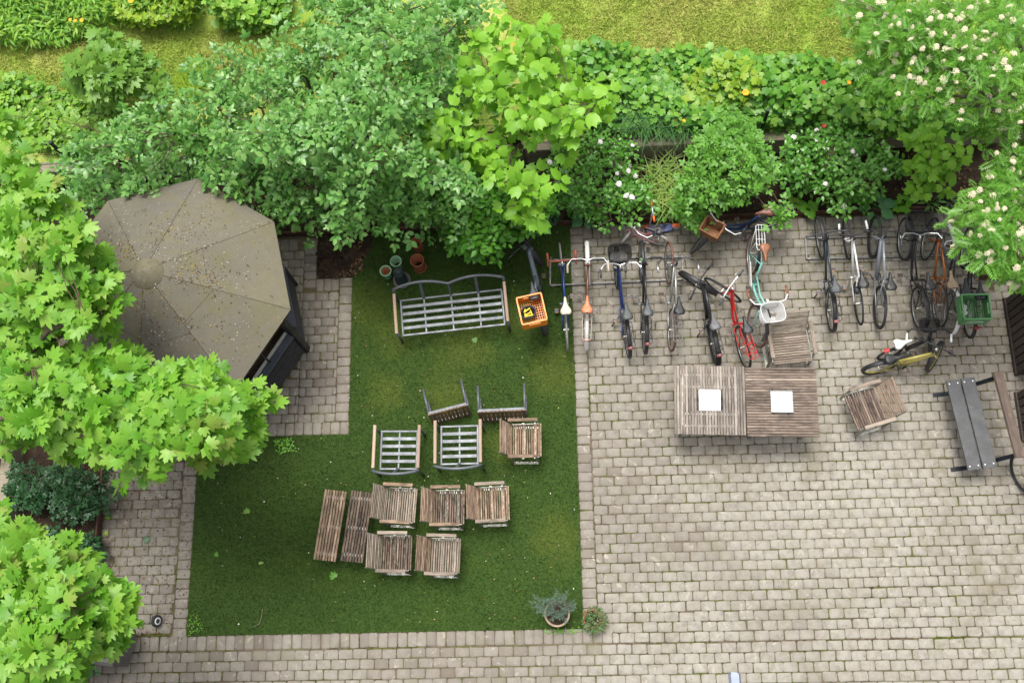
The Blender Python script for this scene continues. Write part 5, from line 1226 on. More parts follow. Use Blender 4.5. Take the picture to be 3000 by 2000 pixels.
def plant(name, label, cat, base, canopies, T, size, k, mat, seed, nobj=300, trunk_r=0.05, fork=None, bark=None, pet=0.35, el=(0.0, 0.7), droop=0.15, group=None, limbs=6, flowers=None, face=0.35, twigs=90):
    """tree or shrub: trunk, limbs, twigs, single leaves (the largest 300) and the remaining foliage"""
    g = np.random.default_rng(seed); bark = bark or M_BARK
    t = thing(name, base, 0, label, cat, group); off = np.array(base)
    Ts, As, Cs = zip(*canopies); Tp = np.concatenate(Ts); Ax = np.concatenate(As); Cc = np.concatenate(Cs)
    P, X, N, S = rosettes(Tp, Ax, k, size, seed + 1, pet, el, droop, face=face)
    P = P - off; order = np.argsort(-(P[:, 2] + g.normal(0, 0.25, len(P)))); top = order[:nobj]; rest = order[nobj:]
    lm = np_mesh('leaf', T[0], T[1], mat)
    for M in mats_of(P[top], X[top], N[top], S[top]): link('leaf', lm, t, M)
    if len(rest):
        V, F = inst(T, P[rest], X[rest], N[rest], S[rest])
        tag(link('foliage', np_mesh('foliage', V, F, mat), t), kind='stuff')
    fk = Vector(fork) - Vector(base) if fork is not None else Vector((0, 0, max(0.15, (Cc[:, 2].mean() - base[2]) * 0.35)))
    MB().tube(limb_pts((0, 0, -0.05), fk, g, 5, 0.0), [trunk_r * (1 - 0.07 * i) for i in range(6)], 9).build('trunk', bark, t, True)
    idx = g.choice(len(Cc), min(limbs, len(Cc)), replace=False); ends = []
    for i in idx:
        e = Vector(Cc[i] - off); pts = limb_pts(fk, e, g)
        MB().tube(pts, [max(0.006, trunk_r * 0.55 * (1 - 0.13 * j)) for j in range(len(pts))], 6).build('limb', bark, t, True); ends += pts[3:]
    if ends and twigs:
        mb = MB(); E = np.array([tuple(e) for e in ends])
        for i in g.choice(len(Tp), min(twigs, len(Tp)), replace=False):
            p = Tp[i] - off; j = ((E - p) ** 2).sum(1).argmin(); q = E[j]; m_ = (p + q) / 2 + g.normal(0, 0.04, 3)
            mb.tube([q, m_, p], [0.008, 0.006, 0.003], 4, cap=False)
        tag(mb.build('twigs', M_TWIG, t, True), kind='stuff')
    if flowers:
        fmesh, num, sz, lift = flowers
        for i in g.choice(len(Tp), min(num, len(Tp)), replace=False):
            s = sz * g.uniform(0.7, 1.25)
            link('flower_cluster', fmesh, t, Matrix.Translation(Vector(Tp[i] - off) + Vector(Ax[i]).normalized() * lift) @ Euler(g.normal(0, 0.35, 3)).to_matrix().to_4x4() @ Matrix.Scale(s, 4))
    return t
def corymb(name, col, n, seed, dome=0.35, dot=0.11):
    g = np.random.default_rng(seed); mb = MB()
    for i in range(n):
        a = i * 2.4; r = math.sqrt((i + 0.5) / n) * 0.5 * g.uniform(0.8, 1.15); z = dome * (1 - (r / 0.55) ** 2) * 0.5 + g.normal(0, 0.03); s = dot * g.uniform(0.7, 1.2)
        x, y = math.cos(a) * r, math.sin(a) * r; t0 = g.uniform(0, PI)
        v = [(x, y, z + s * 0.4)] + [(x + s * math.cos(t0 + q * PI / 2.5), y + s * math.sin(t0 + q * PI / 2.5), z) for q in range(5)]
        mb.add(v, [(0, 1 + q, 1 + (q + 1) % 5) for q in range(5)])
    return mb.mesh(name, paint(name, col, 0.7, 0, 0.12, 30))
F_ROWAN = corymb('rowan_blossom', (0.62, 0.56, 0.38), 34, 1); F_VIB = corymb('viburnum_blossom', (0.78, 0.72, 0.70), 26, 2, 0.6, 0.13)

LM_MAPLE = leafmat('maple_leaf', [(0.105, 0.31, 0.022), (0.165, 0.415, 0.032), (0.235, 0.50, 0.05), (0.32, 0.56, 0.08)], 0.40, tint=(0.32, 0.47, 0.09), odd=(0.36, 0.33, 0.10))
LM_ELDER = leafmat('elder_leaf', [(0.06, 0.19, 0.035), (0.115, 0.295, 0.055), (0.18, 0.385, 0.085), (0.27, 0.48, 0.13)], 0.28, 0.36, 0.5, tint=(0.13, 0.345, 0.04))
LM_ELDER2 = leafmat('elder_leaf_bright', [(0.08, 0.23, 0.025), (0.13, 0.335, 0.042), (0.20, 0.425, 0.065)], 0.32, 0.42)
LM_STRIPE = leafmat('striped_maple_leaf', [(0.15, 0.37, 0.022), (0.22, 0.475, 0.035), (0.30, 0.56, 0.06)], 0.4)
LM_ROWAN = leafmat('rowan_leaf', [(0.075, 0.24, 0.022), (0.125, 0.335, 0.035), (0.20, 0.42, 0.05)], 0.32)
LM_VIB = leafmat('viburnum_leaf', [(0.06, 0.20, 0.02), (0.105, 0.30, 0.035), (0.17, 0.39, 0.06)], 0.26, 0.3, 0.5)
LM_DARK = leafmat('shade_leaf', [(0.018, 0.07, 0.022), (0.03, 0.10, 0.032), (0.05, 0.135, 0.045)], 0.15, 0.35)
LM_DOG = leafmat('dogwood_leaf', [(0.05, 0.19, 0.015), (0.085, 0.275, 0.02), (0.135, 0.36, 0.032)], 0.3, 0.4)
LM_COVER = leafmat('ground_cover_leaf', [(0.08, 0.24, 0.022), (0.14, 0.35, 0.032), (0.22, 0.44, 0.045), (0.32, 0.50, 0.06)], 0.3)
LM_COVER2 = leafmat('bank_leaf', [(0.06, 0.20, 0.018), (0.11, 0.30, 0.028), (0.17, 0.38, 0.04), (0.26, 0.46, 0.055)], 0.28, tint=(0.12, 0.34, 0.03))
LM_LIME = leafmat('lime_leaf', [(0.18, 0.34, 0.018), (0.27, 0.44, 0.03), (0.36, 0.50, 0.055)], 0.35)
LM_SAP = leafmat('sapling_leaf', [(0.10, 0.25, 0.025), (0.15, 0.32, 0.04), (0.21, 0.38, 0.06)], 0.32)
LM_PINE = leafmat('pine_needle', [(0.09, 0.16, 0.11), (0.14, 0.23, 0.17), (0.20, 0.29, 0.22)], 0.1, 0.5)

MAPLE_A = [(-60, 300), (40, 310), (80, 400), (150, 560), (230, 620), (310, 660), (345, 760), (375, 930), (330, 1010), (-60, 1040)]
MAPLE_B = [(-60, 980), (320, 1000), (400, 1040), (500, 1050), (560, 1020), (640, 1065), (715, 1110), (740, 1160), (770, 1270), (730, 1340), (560, 1370), (410, 1405), (330, 1350), (230, 1350), (130, 1310), (-60, 1330)]
MAPLE_C = [(705, 1120), (800, 1130), (800, 1180), (760, 1260), (700, 1250)]
b0 = at(-120, 1290, 0.05)
plant('maple_tree', 'large bright green maple tree overhanging the gazebo roof at left', 'tree', (b0.x, b0.y, 0.05),
      [canopy(MAPLE_A, 4.2, 5.2, 160, 60, 0.28, 5, 31, 0.9), canopy(MAPLE_B, 3.9, 5.3, 190, 84, 0.28, 5, 32, 0.9), canopy(MAPLE_C, 4.0, 4.2, 60, 4, 0.14, 3, 33)],
      L_MAPLE, 0.185, 5, LM_MAPLE, 41, 300, 0.15, at(-90, 1240, 2.6), pet=0.3, limbs=12, twigs=160)
MAPLE_D = [(-60, 1480), (60, 1490), (100, 1560), (190, 1590), (250, 1600), (270, 1660), (320, 1680), (360, 1690), (405, 1770), (405, 1850), (350, 1890), (340, 1950), (270, 2030), (-60, 2030)]
b0 = at(-140, 1880, 0.05)
plant('maple_tree', 'lower bright green maple crown in the bottom left corner', 'tree', (b0.x, b0.y, 0.05), [canopy(MAPLE_D, 3.9, 5.2, 170, 64, 0.28, 5, 34, 0.9)], L_MAPLE, 0.19, 5, LM_MAPLE, 42, 300, 0.12, at(-110, 1850, 2.4), pet=0.3, limbs=9, twigs=110)

ELDER_A = [(160, 400), (330, 330), (480, 260), (560, 170), (640, 110), (830, 120), (880, -60), (1480, -60), (1470, 60), (1400, 140), (1400, 300), (1440, 420), (1470, 520), (1400, 660), (1320, 700), (1250, 690), (1180, 690), (1080, 720), (1010, 690), (960, 665), (860, 700), (800, 660), (700, 615), (600, 565), (540, 535), (340, 610), (240, 670), (140, 640)]
b0 = at(1000, 560, 0.08)
plant('elder_shrub', 'huge grey green elder shrub behind the gazebo and the flower pots', 'shrub', (b0.x, b0.y, 0.05),
      [canopy(ELDER_A, 1.3, 3.8, 300, 175, 0.29, 6, 51, 1.7)], L_ELDER, 0.255, 5, LM_ELDER, 52, 300, 0.07, None, pet=0.3, limbs=26, twigs=260, droop=0.1)
DOG = [(1270, 560), (1380, 480), (1500, 470), (1600, 540), (1640, 600), (1620, 650), (1570, 690), (1490, 690), (1460, 760), (1400, 790), (1350, 760), (1300, 690)]
b0 = at(1470, 600, 0.08)
plant('dogwood_shrub', 'bright green dogwood bush hanging over the electric bicycle', 'shrub', (b0.x, b0.y, 0.05), [canopy(DOG, 0.9, 1.7, 100, 64, 0.2, 9, 61, 0.5)], L_OVAL, 0.135, 5, LM_DOG, 62, 300, 0.03, limbs=9)
STR = [(1350, 140), (1450, 30), (1560, 30), (1650, 60), (1690, 170), (1690, 220), (1800, 230), (1820, 300), (1740, 370), (1730, 460), (1620, 450), (1500, 410), (1440, 360), (1360, 330), (1370, 270), (1310, 210)]
STR2 = [(1200, 390), (1300, 300), (1430, 360), (1500, 400), (1560, 470), (1600, 500), (1660, 550), (1630, 590), (1560, 660), (1480, 620), (1430, 520), (1370, 490), (1300, 510)]
b0 = at(1560, 540, 0.08)
plant('striped_maple_tree', 'yellow green striped maple with large soft leaves in front of the elder', 'tree', (b0.x, b0.y, 0.05), [canopy(STR, 2.5, 3.7, 140, 46, 0.21, 4, 71, 1.1), canopy(STR2, 2.1, 2.9, 80, 24, 0.18, 3, 72, 0.7)], L_STRIPE, 0.195, 4, LM_STRIPE, 73, 300, 0.045, at(1520, 420, 1.6), pet=0.3, limbs=12, droop=0.3)
SAP = [(200, 180), (280, 70), (370, 110), (430, 180), (490, 220), (420, 280), (380, 300), (300, 300), (230, 280), (190, 230)]
b0 = at_t(320, 330)
plant('maple_sapling', 'young maple sapling on the upper lawn at top left', 'tree', tuple(b0), [canopy(SAP, 1.5, 2.3, 90, 24, 0.22, 6, 81, 0.4)], L_MAPLE, 0.19, 4, LM_SAP, 82, 200, 0.03, limbs=7, twigs=40)
VIB1 = [(1600, 330), (1740, 320), (1860, 390), (1880, 440), (1850, 480), (1910, 520), (1920, 600), (1870, 660), (1780, 670), (1690, 640), (1620, 600), (1580, 520), (1610, 430)]
b0 = at(1740, 560, 0.08)
plant('viburnum_shrub', 'viburnum bush with white blossoms behind the left bicycle row', 'shrub', (b0.x, b0.y, 0.05), [canopy(VIB1, 0.45, 1.2, 110, 66, 0.19, 8, 91, 0.5)], L_OVAL, 0.105, 5, LM_VIB, 92, 300, 0.03, limbs=9, flowers=(F_VIB, 15, 0.085, 0.05))
ELD2 = [(2090, 350), (2160, 310), (2200, 345), (2240, 430), (2270, 490), (2235, 550), (2180, 570), (2080, 600), (2020, 590), (2000, 540), (2030, 450)]
ELD2b = [(1995, 575), (2045, 585), (2070, 620), (2050, 645), (2000, 640)]; ELD2c = [(2260, 600), (2290, 600), (2320, 650), (2280, 665)]
b0 = at(2100, 590, 0.08)
plant('elder_shrub', 'fresh green elder bush behind the wicker basket bicycle', 'shrub', (b0.x, b0.y, 0.05), [canopy(ELD2, 0.7, 2.0, 120, 50, 0.24, 7, 101, 0.7), canopy(ELD2b, 0.7, 0.9, 30, 7, 0.16, 6, 102, 0.2), canopy(ELD2c, 0.9, 1.0, 30, 3, 0.10, 3, 103, 0.1)], L_ELDER, 0.19, 5, LM_ELDER2, 104, 300, 0.04, limbs=9)
VIB2 = [(2290, 340), (2430, 310), (2540, 320), (2560, 390), (2650, 430), (2660, 490), (2570, 550), (2560, 600), (2470, 640), (2430, 640), (2450, 590), (2380, 570), (2250, 560), (2260, 470), (2290, 410)]
b0 = at(2480, 540, 0.08)
plant('viburnum_shrub', 'broad viburnum bush with a few white blossoms behind the right bicycle row', 'shrub', (b0.x, b0.y, 0.05), [canopy(VIB2, 0.45, 1.3, 120, 72, 0.19, 8, 111, 0.5)], L_OVAL, 0.11, 5, LM_VIB, 112, 300, 0.03, limbs=9, flowers=(F_VIB, 14, 0.085, 0.05))
STR3 = [(2640, 380), (2700, 370), (2760, 400), (2840, 390), (2840, 480), (2790, 540), (2710, 590), (2650, 580), (2670, 520), (2690, 450), (2650, 420)]
b0 = at(2720, 540, 0.08)
plant('striped_maple_sapling', 'small yellow green striped maple beside the bare soil under the rowan', 'tree', (b0.x, b0.y, 0.05), [canopy(STR3, 0.8, 1.4, 80, 17, 0.18, 4, 121, 0.3)], L_STRIPE, 0.17, 4, LM_STRIPE, 122, 250, 0.02, limbs=6, droop=0.3)
ROW = [(2410, 30), (2440, -60), (3070, -60), (3070, 420), (2960, 420), (2850, 370), (2720, 340), (2600, 330), (2540, 250), (2490, 190), (2470, 100)]
ROW2 = [(2850, 390), (2960, 410), (3070, 410), (3070, 850), (2970, 850), (2900, 790), (2850, 770), (2800, 700), (2800, 650), (2810, 580), (2860, 560), (2900, 490)]
b0 = at(3120, 640, 0.1)
plant('rowan_tree', 'flowering rowan tree with creamy blossom clusters at the upper right', 'tree', (b0.x, b0.y, 0.1), [canopy(ROW, 2.9, 4.2, 220, 100, 0.29, 6, 131, 1.0), canopy(ROW2, 2.4, 3.4, 120, 50, 0.25, 6, 132, 0.7)], L_ROWAN, 0.24, 5, LM_ROWAN, 133, 300, 0.10, at(3060, 420, 2.2), pet=0.15, limbs=14, flowers=(F_ROWAN, 430, 0.078, 0.10), droop=0.2, twigs=160)
DK1 = [(30, 1370), (300, 1370), (325, 1440), (300, 1490), (200, 1510), (120, 1490), (20, 1480)]
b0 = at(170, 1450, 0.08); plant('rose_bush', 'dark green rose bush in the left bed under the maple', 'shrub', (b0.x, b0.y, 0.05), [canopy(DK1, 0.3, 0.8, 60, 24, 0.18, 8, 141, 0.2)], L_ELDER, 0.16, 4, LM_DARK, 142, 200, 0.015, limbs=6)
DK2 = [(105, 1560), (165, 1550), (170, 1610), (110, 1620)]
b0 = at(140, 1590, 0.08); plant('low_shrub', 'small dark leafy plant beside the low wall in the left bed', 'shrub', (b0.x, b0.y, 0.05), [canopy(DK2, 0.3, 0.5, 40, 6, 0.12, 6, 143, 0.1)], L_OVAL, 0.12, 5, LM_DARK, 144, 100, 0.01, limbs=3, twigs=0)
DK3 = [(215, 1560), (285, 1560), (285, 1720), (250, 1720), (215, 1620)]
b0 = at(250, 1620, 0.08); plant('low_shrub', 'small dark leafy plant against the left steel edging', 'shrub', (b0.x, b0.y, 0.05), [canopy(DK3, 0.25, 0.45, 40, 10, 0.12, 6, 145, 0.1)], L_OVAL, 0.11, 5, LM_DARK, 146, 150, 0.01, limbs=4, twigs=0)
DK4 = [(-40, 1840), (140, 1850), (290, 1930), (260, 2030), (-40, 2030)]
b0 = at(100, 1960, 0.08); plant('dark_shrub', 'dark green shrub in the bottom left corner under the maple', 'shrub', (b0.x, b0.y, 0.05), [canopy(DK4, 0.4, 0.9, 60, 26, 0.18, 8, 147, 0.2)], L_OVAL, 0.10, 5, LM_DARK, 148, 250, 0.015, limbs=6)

# ---- ground cover, long grass and border plants (nobody could count them) ---------------
def cover(name, label, poly, n, T, size, mat, seed, h=(0.02, 0.25), slope=True, cat='ground cover', mound=0.0, upz=1.0):
    g = np.random.default_rng(seed); Q = poly_px(poly, n, seed); P = []
    for x, y in Q:
        p = at_t(x, y) if slope else at(x, y, 0.09); P.append(p)
    P = np.array(P); nz = np.array([math.sin(p[0] * 2.3 + 1.3 * math.sin(p[1] * 3.1)) * math.sin(p[1] * 2.7 + p[0]) for p in P])
    P[:, 2] += g.uniform(h[0], h[1], len(P)) * (1 + 0.6 * nz) + 0.02
    a = g.uniform(0, 2 * PI, len(P)); X = np.c_[np.cos(a), np.sin(a), g.normal(-0.1, 0.3, len(P))]
    N = np.c_[g.normal(0, 0.35, (len(P), 2)) + np.array([0.0, -0.25]), np.full(len(P), upz)]
    V, F = inst(T, P, X, N, size * g.uniform(0.6, 1.3, len(P)))
    return tag(link(name, np_mesh(name, V, F, mat)), label, cat, None, 'stuff')
BANK = [(1640, 210), (1760, 180), (2000, 185), (2160, 180), (2330, 205), (2420, 235), (2560, 220), (2600, 330), (2900, 380), (2900, 410), (2260, 390), (1800, 400), (1660, 340)]
cover('ground_cover', 'dense leafy ground cover on the bank above the concrete wall', BANK, 5600, L_LOBED, 0.115, LM_COVER2, 201, (0.03, 0.5))
cover('ground_cover', 'lime leaved climbers along the wire fence right of the middle', [(2010, 240), (2170, 210), (2210, 290), (2200, 340), (2080, 330), (1990, 330)], 700, L_LOBED, 0.12, LM_LIME, 202, (0.1, 0.55))
cover('leafy_border', 'leafy border plants along the top left edge', [(-40, -60), (620, -60), (600, 60), (560, 100), (420, 60), (300, 110), (130, 150), (-40, 150)], 4600, L_LANCE, 0.14, LM_COVER, 203, (0.05, 0.55), upz=0.7)
cover('leafy_border', 'yellow green leafy patch at the top edge left of the elder', [(360, -60), (560, -60), (600, 90), (430, 110), (330, 60)], 1300, L_LOBED, 0.10, LM_LIME, 204, (0.15, 0.5))
cover('leafy_border', 'round leaved green patch at the top edge beside the elder', [(610, -60), (870, -60), (850, 90), (760, 110), (650, 100)], 1300, L_LOBED, 0.115, LM_COVER, 205, (0.1, 0.5))
cover('ivy', 'ivy and small leaves around the left end of the wire fence', [(-40, 270), (110, 250), (230, 300), (330, 310), (420, 360), (480, 400), (280, 470), (120, 440), (50, 400), (-40, 360)], 3200, L_LOBED, 0.095, LM_COVER, 206, (0.03, 0.35))
cover('undergrowth', 'low green undergrowth below the left end of the fence', [(60, 440), (330, 420), (500, 400), (460, 470), (250, 540), (150, 560), (90, 500)], 1500, L_OVAL, 0.09, LM_DOG, 207, (0.05, 0.5), False)
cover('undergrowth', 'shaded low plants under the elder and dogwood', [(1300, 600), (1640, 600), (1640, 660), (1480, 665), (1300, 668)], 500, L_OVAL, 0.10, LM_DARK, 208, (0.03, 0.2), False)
g = np.random.default_rng(9)
def tall_grass(name, label, poly, n, h, wd, lean, mat, seed, slope):
    Q = poly_px(poly, n, seed); P = np.array([at_t(x, y) if slope else at(x, y, 0.08) for x, y in Q])
    g = np.random.default_rng(seed); m = len(P); a = g.uniform(0, 2 * PI, m); hh = g.uniform(h * 0.5, h, m); l = g.uniform(0.3, 1, m) * lean
    D = np.c_[np.cos(a), np.sin(a), np.zeros(m)]; Sd = np.c_[-np.sin(a), np.cos(a), np.zeros(m)] * (wd * g.uniform(0.6, 1.2, m))[:, None]
    M1 = P + D * (l * hh * 0.35)[:, None] + np.c_[np.zeros((m, 2)), hh * 0.7]; M2 = P + D * (l * hh)[:, None] + np.c_[np.zeros((m, 2)), hh * 0.75]
    V = np.stack([P - Sd, P + Sd, M1 + Sd * 0.8, M1 - Sd * 0.8, M2 + Sd * 0.1, M2 - Sd * 0.1], 1).reshape(-1, 3)
    b = (np.arange(m) * 6)[:, None, None]; F = (np.array([(0, 1, 2, 3), (3, 2, 4, 5)])[None] + b).reshape(-1, 4)
    return tag(link(name, np_mesh(name, V, F, mat)), label, 'grass', None, 'stuff')
LM_GRASS = leafmat('long_grass', [(0.05, 0.16, 0.045), (0.085, 0.22, 0.06), (0.12, 0.27, 0.07)], 0.2)
LM_LILY = leafmat('lily_blade', [(0.16, 0.30, 0.05), (0.26, 0.40, 0.08), (0.36, 0.46, 0.13)], 0.3)
tall_grass('long_grass', 'long blue green grass behind the wire fence above the open wall', [(1790, 320), (2000, 320), (2020, 400), (1860, 400)], 900, 0.55, 0.006, 1.3, LM_GRASS, 211, True)
tall_grass('day_lilies', 'pale strap leaved day lilies in the bed above the scooter', [(1890, 500), (2010, 500), (2030, 620), (1930, 630), (1880, 580)], 420, 0.45, 0.012, 1.4, LM_LILY, 212, False)

def clump(px, py, z, T, size, n, mat, label, name, el, seed, cat='plant'):
    p = at(px, py, z); t = thing(name, p, 0, label, cat); g = np.random.default_rng(seed)
    lm = np_mesh('leaf', T[0], T[1], mat); mb = MB()
    for i in range(n):
        a = i * 2.4 + g.normal(0, 0.2); e = el * g.uniform(0.3, 1.2); d = np.array([[math.cos(a) * math.cos(e), math.sin(a) * math.cos(e), math.sin(e)]]); q = d * size * g.uniform(0.25, 1.0) + np.array([[0, 0, 0.05]])
        mb.tube([(0, 0, -0.03), tuple(q[0])], 0.004, 4)
        link('leaf', lm, t, mats_of(q, d * [[1, 1, 0.3]], np.array([[d[0, 0] * -0.3, d[0, 1] * -0.3, 1.0]]), np.array([size * g.uniform(0.7, 1.15)]))[0])
    mb.build('stalks', mat, t); return t
LM_HOSTA = leafmat('hosta_leaf', [(0.06, 0.19, 0.07), (0.09, 0.25, 0.085)], 0.2, 0.4)
LM_FRESH = leafmat('fresh_clump_leaf', [(0.11, 0.32, 0.02), (0.17, 0.42, 0.03)], 0.3)
clump(2556, 612, 0.12, L_ROUND, 0.2, 9, LM_HOSTA, 'round leaved hosta at the steel edging above the right rack', 'hosta', 0.5, 1)
clump(1716, 632, 0.12, L_ROUND, 0.2, 8, LM_HOSTA, 'round leaved hosta at the steel edging above the left rack', 'hosta', 0.5, 2)
for i, (x, y, T, m, s, lb) in enumerate(((2366, 616, L_LOBED, LM_FRESH, 0.11, 'bright lobed plant on bare soil left of the right rack'), (2640, 604, L_LOBED, LM_FRESH, 0.11, 'bright lobed plant between hosta and rowan'), (2722, 598, L_LANCE, LM_VIB, 0.13, 'narrow leaved green plant at the edging near the rowan'), (2770, 588, L_LANCE, LM_DARK, 0.12, 'dark narrow leaved plant closest to the rowan'), (1950, 630, L_OVAL, LM_DOG, 0.12, 'small leafy plant at the edging above the scooter'), (2330, 600, L_LOBED, LM_COVER, 0.08, 'tiny seedling on the bare soil beside the brown saddle'))):
    clump(x, y, 0.1, T, s, 16, m, lb, 'border_plant', 0.7, 20 + i)
fp = at_t(590, 268); t = thing('fern', fp, 0, 'yellow green fern above the left fence', 'fern'); lm = np_mesh('frond', L_ROWAN[0], L_ROWAN[1], LM_LIME)
for i in range(9):
    a = rad(50 + i * 22); d = np.array([[math.cos(a) * 0.6, math.sin(a) * 0.6, 0.7]]); link('frond', lm, t, mats_of(np.array([[0, 0, 0.02]]), d, np.array([[-d[0, 0], -d[0, 1] - 0.3, 0.7]]), np.array([0.5]))[0])

# poppies and dandelions in the upper garden
M_POPPY = paint('orange_petal', (0.80, 0.36, 0.01), 0.6); M_REDP = paint('red_petal', (0.42, 0.03, 0.015), 0.6)
pm = MB(); 
for q in range(6): a = q * PI / 3; pm.add([(0, 0, 0), (math.cos(a - .55) * .8, math.sin(a - .55) * .8, .3), (math.cos(a), math.sin(a), .42), (math.cos(a + .55) * .8, math.sin(a + .55) * .8, .3)], [(0, 1, 2, 3)])
for i, (x, y, m, lb, s) in enumerate(((2184, 273, M_POPPY, 'large orange poppy above the wire fence post', 0.045), (2487, 243, M_POPPY, 'small orange poppy left of the rowan blossoms', 0.028), (2411, 243, M_REDP, 'dark red poppy above the fence in the middle', 0.035), (2712, 254, M_REDP, 'dark red poppy among the rowan leaves', 0.035), (2414, 370, M_REDP, 'small dark red bloom in the viburnum', 0.028), (2004, 354, M_POPPY, 'orange bloom in the long grass behind the fence', 0.022), (1506, 133, M_POPPY, 'orange bloom behind the striped maple', 0.03), (385, 4, M_POPPY, 'orange poppy at the very top edge left', 0.04), (206, 59, M_POPPY, 'left one of the three yellow flowers in the top left border', 0.022), (221, 62, M_POPPY, 'middle one of the three yellow flowers in the top left border', 0.024), (240, 61, M_POPPY, 'right one of the three yellow flowers in the top left border', 0.03))):
    p = at_t(x, y); hgt = 0.62; p2 = at(x, y, p.z + hgt); base = at(x, y, p.z + hgt); o = thing('poppy', (p2.x, p2.y, zt(p2.x, p2.y)), 0, lb, 'flower', 'flowers of the upper garden')
    link('bloom', pm.mesh('bloom', m), o, Matrix.Translation((0, 0, p2.z - zt(p2.x, p2.y))) @ Matrix.Scale(s * 1.3, 4)); MB().tube([(0, 0, 0), (0, 0, p2.z - zt(p2.x, p2.y))], 0.004, 4).build('stem', LM_GRASS, o)

# potted pine and potted rose on the paving edge
p = at(1632, 1797, 0.30); t = thing('potted_pine', (p.x, p.y, 0.0), 0, 'blue green dwarf pine in a pale clay pot at the lawn corner', 'potted plant')
MB().lathe([(0.125, 0.0), (0.165, 0.27), (0.178, 0.28), (0.182, 0.305), (0.175, 0.312), (0.158, 0.308), (0.15, 0.27), (0.115, 0.03), (0.0, 0.03)], 32).build('pot_wall', M_PALEPOT, t, True)
MB().disc(0.151, 0.262, 28).build('soil', M_SOIL, t)
g = np.random.default_rng(77); PN = []; XN = []; mb = MB()
MB().tube([(0.02, 0.0, 0.25), (0.03, 0.02, 0.36), (0.02, 0.05, 0.46)], [0.016, 0.013, 0.009], 7).build('trunk', M_BARK, t, True)
for i in range(26):
    a = i * 2.4; r = g.uniform(0.10, 0.24); e = Vector((0.02 + math.cos(a) * r, 0.09 + math.sin(a) * r * 0.9, 0.42 + g.uniform(-0.06, 0.14)))
    s = Vector((0.02, 0.04, 0.40)); mb.tube([s, s.lerp(e, 0.5) + Vector((0, 0, 0.02)), e], [0.006, 0.004, 0.003], 4)
    for j in range(95):
        u = g.uniform(0.35, 1.05); q = s.lerp(e, u); d = (e - s).normalized() * 0.7 + Vector(g.normal(0, 0.6, 3)); PN.append(tuple(q)); XN.append(tuple(d))
for i in range(5):
    a = rad(150 + i * 24) ; s = Vector((0, 0.05, 0.40)); e = Vector((math.cos(a) * 0.33, 0.14 + math.sin(a) * 0.16, 0.45)); mb.tube([s, e], 0.004, 4)
    for j in range(90):
        u = g.uniform(0.5, 1.05); q = s.lerp(e, u); d = (e - s).normalized() * 0.7 + Vector(g.normal(0, 0.6, 3)); PN.append(tuple(q)); XN.append(tuple(d))
mb.build('branches', M_TWIG, t, True); PN = np.array(PN); XN = np.array(XN)
V, F = inst(slim(1.0, 0.085, 0, (0, 0)), PN, XN, g.normal(0, 1, PN.shape), g.uniform(0.04, 0.07, len(PN)))
tag(link('needles', np_mesh('needles', V, F, LM_PINE), t), kind='stuff')
p = at(1735, 1811, 0.22); t = thing('potted_rose', (p.x, p.y, 0.0), 0, 'small leafy plant spilling from a terracotta pot at the lawn corner', 'potted plant')
MB().lathe([(0.085, 0.0), (0.118, 0.18), (0.128, 0.185), (0.13, 0.218), (0.124, 0.222), (0.112, 0.218), (0.106, 0.18), (0.08, 0.02), (0.0, 0.02)], 28).build('pot_wall', M_TERRA, t, True)
MB().disc(0.107, 0.185, 24).build('soil', M_SOIL, t)
LM_ROSE = leafmat('rose_leaf', [(0.05, 0.13, 0.03), (0.10, 0.20, 0.06), (0.15, 0.26, 0.10), (0.16, 0.12, 0.06)], 0.2)
n = 520; a = g.uniform(0, 2 * PI, n); r = np.sqrt(g.random(n)) * 0.17; P = np.c_[np.cos(a) * r + 0.035, np.sin(a) * r * 1.05 - 0.02, 0.30 - r * 0.7 + g.normal(0, 0.03, n)]
V, F = inst(L_OVAL, P, np.c_[np.cos(a), np.sin(a), g.normal(-0.2, 0.4, n)], np.c_[g.normal(0, 0.4, (n, 2)), np.ones(n)], g.uniform(0.02, 0.042, n)); tag(link('foliage', np_mesh('foliage', V, F, LM_ROSE), t), kind='stuff')
mb = MB()
for i in range(14):
    a = i * 2.4; mb.tube([(0, 0, 0.18), (math.cos(a) * 0.08, math.sin(a) * 0.08, 0.30), (math.cos(a) * 0.19 + 0.02, math.sin(a) * 0.2, 0.20)], 0.0025, 4)
mb.build('stems', M_TWIG, t)

# weeds on the lawn, litter on path and lawn, twigs
def weeds(label, poly, n, seed, size=0.035):
    g = np.random.default_rng(seed); Q = poly_px(poly, n, seed); P = np.array([at(x, y, 0.035) for x, y in Q]); a = g.uniform(0, 2 * PI, len(P))
    V, F = inst(L_OVAL, P, np.c_[np.cos(a), np.sin(a), np.zeros(len(P)) + 0.1], np.c_[g.normal(0, 0.3, (len(P), 2)), np.ones(len(P))], size * g.uniform(0.6, 1.3, len(P)))
    tag(link('weeds', np_mesh('weeds', V, F, LM_FRESH)), label, 'weeds', None, 'stuff')
weeds('bright clover weeds in the lower left lawn corner', [(548, 1800), (580, 1800), (600, 1850), (550, 1862)], 80, 1, 0.022)
weeds('bright weeds in the lawn below the gazebo paving', [(800, 1290), (850, 1280), (870, 1320), (810, 1330)], 110, 2)
weeds('clover leaves in the grass under the sofa frame', [(1150, 900), (1290, 900), (1420, 860), (1420, 960), (1200, 985), (1140, 970)], 45, 3, 0.028)
weeds('weeds between the header stones by the potted pine', [(1580, 1842), (1770, 1832), (1770, 1850), (1600, 1856)], 110, 4, 0.028)
g = np.random.default_rng(12)
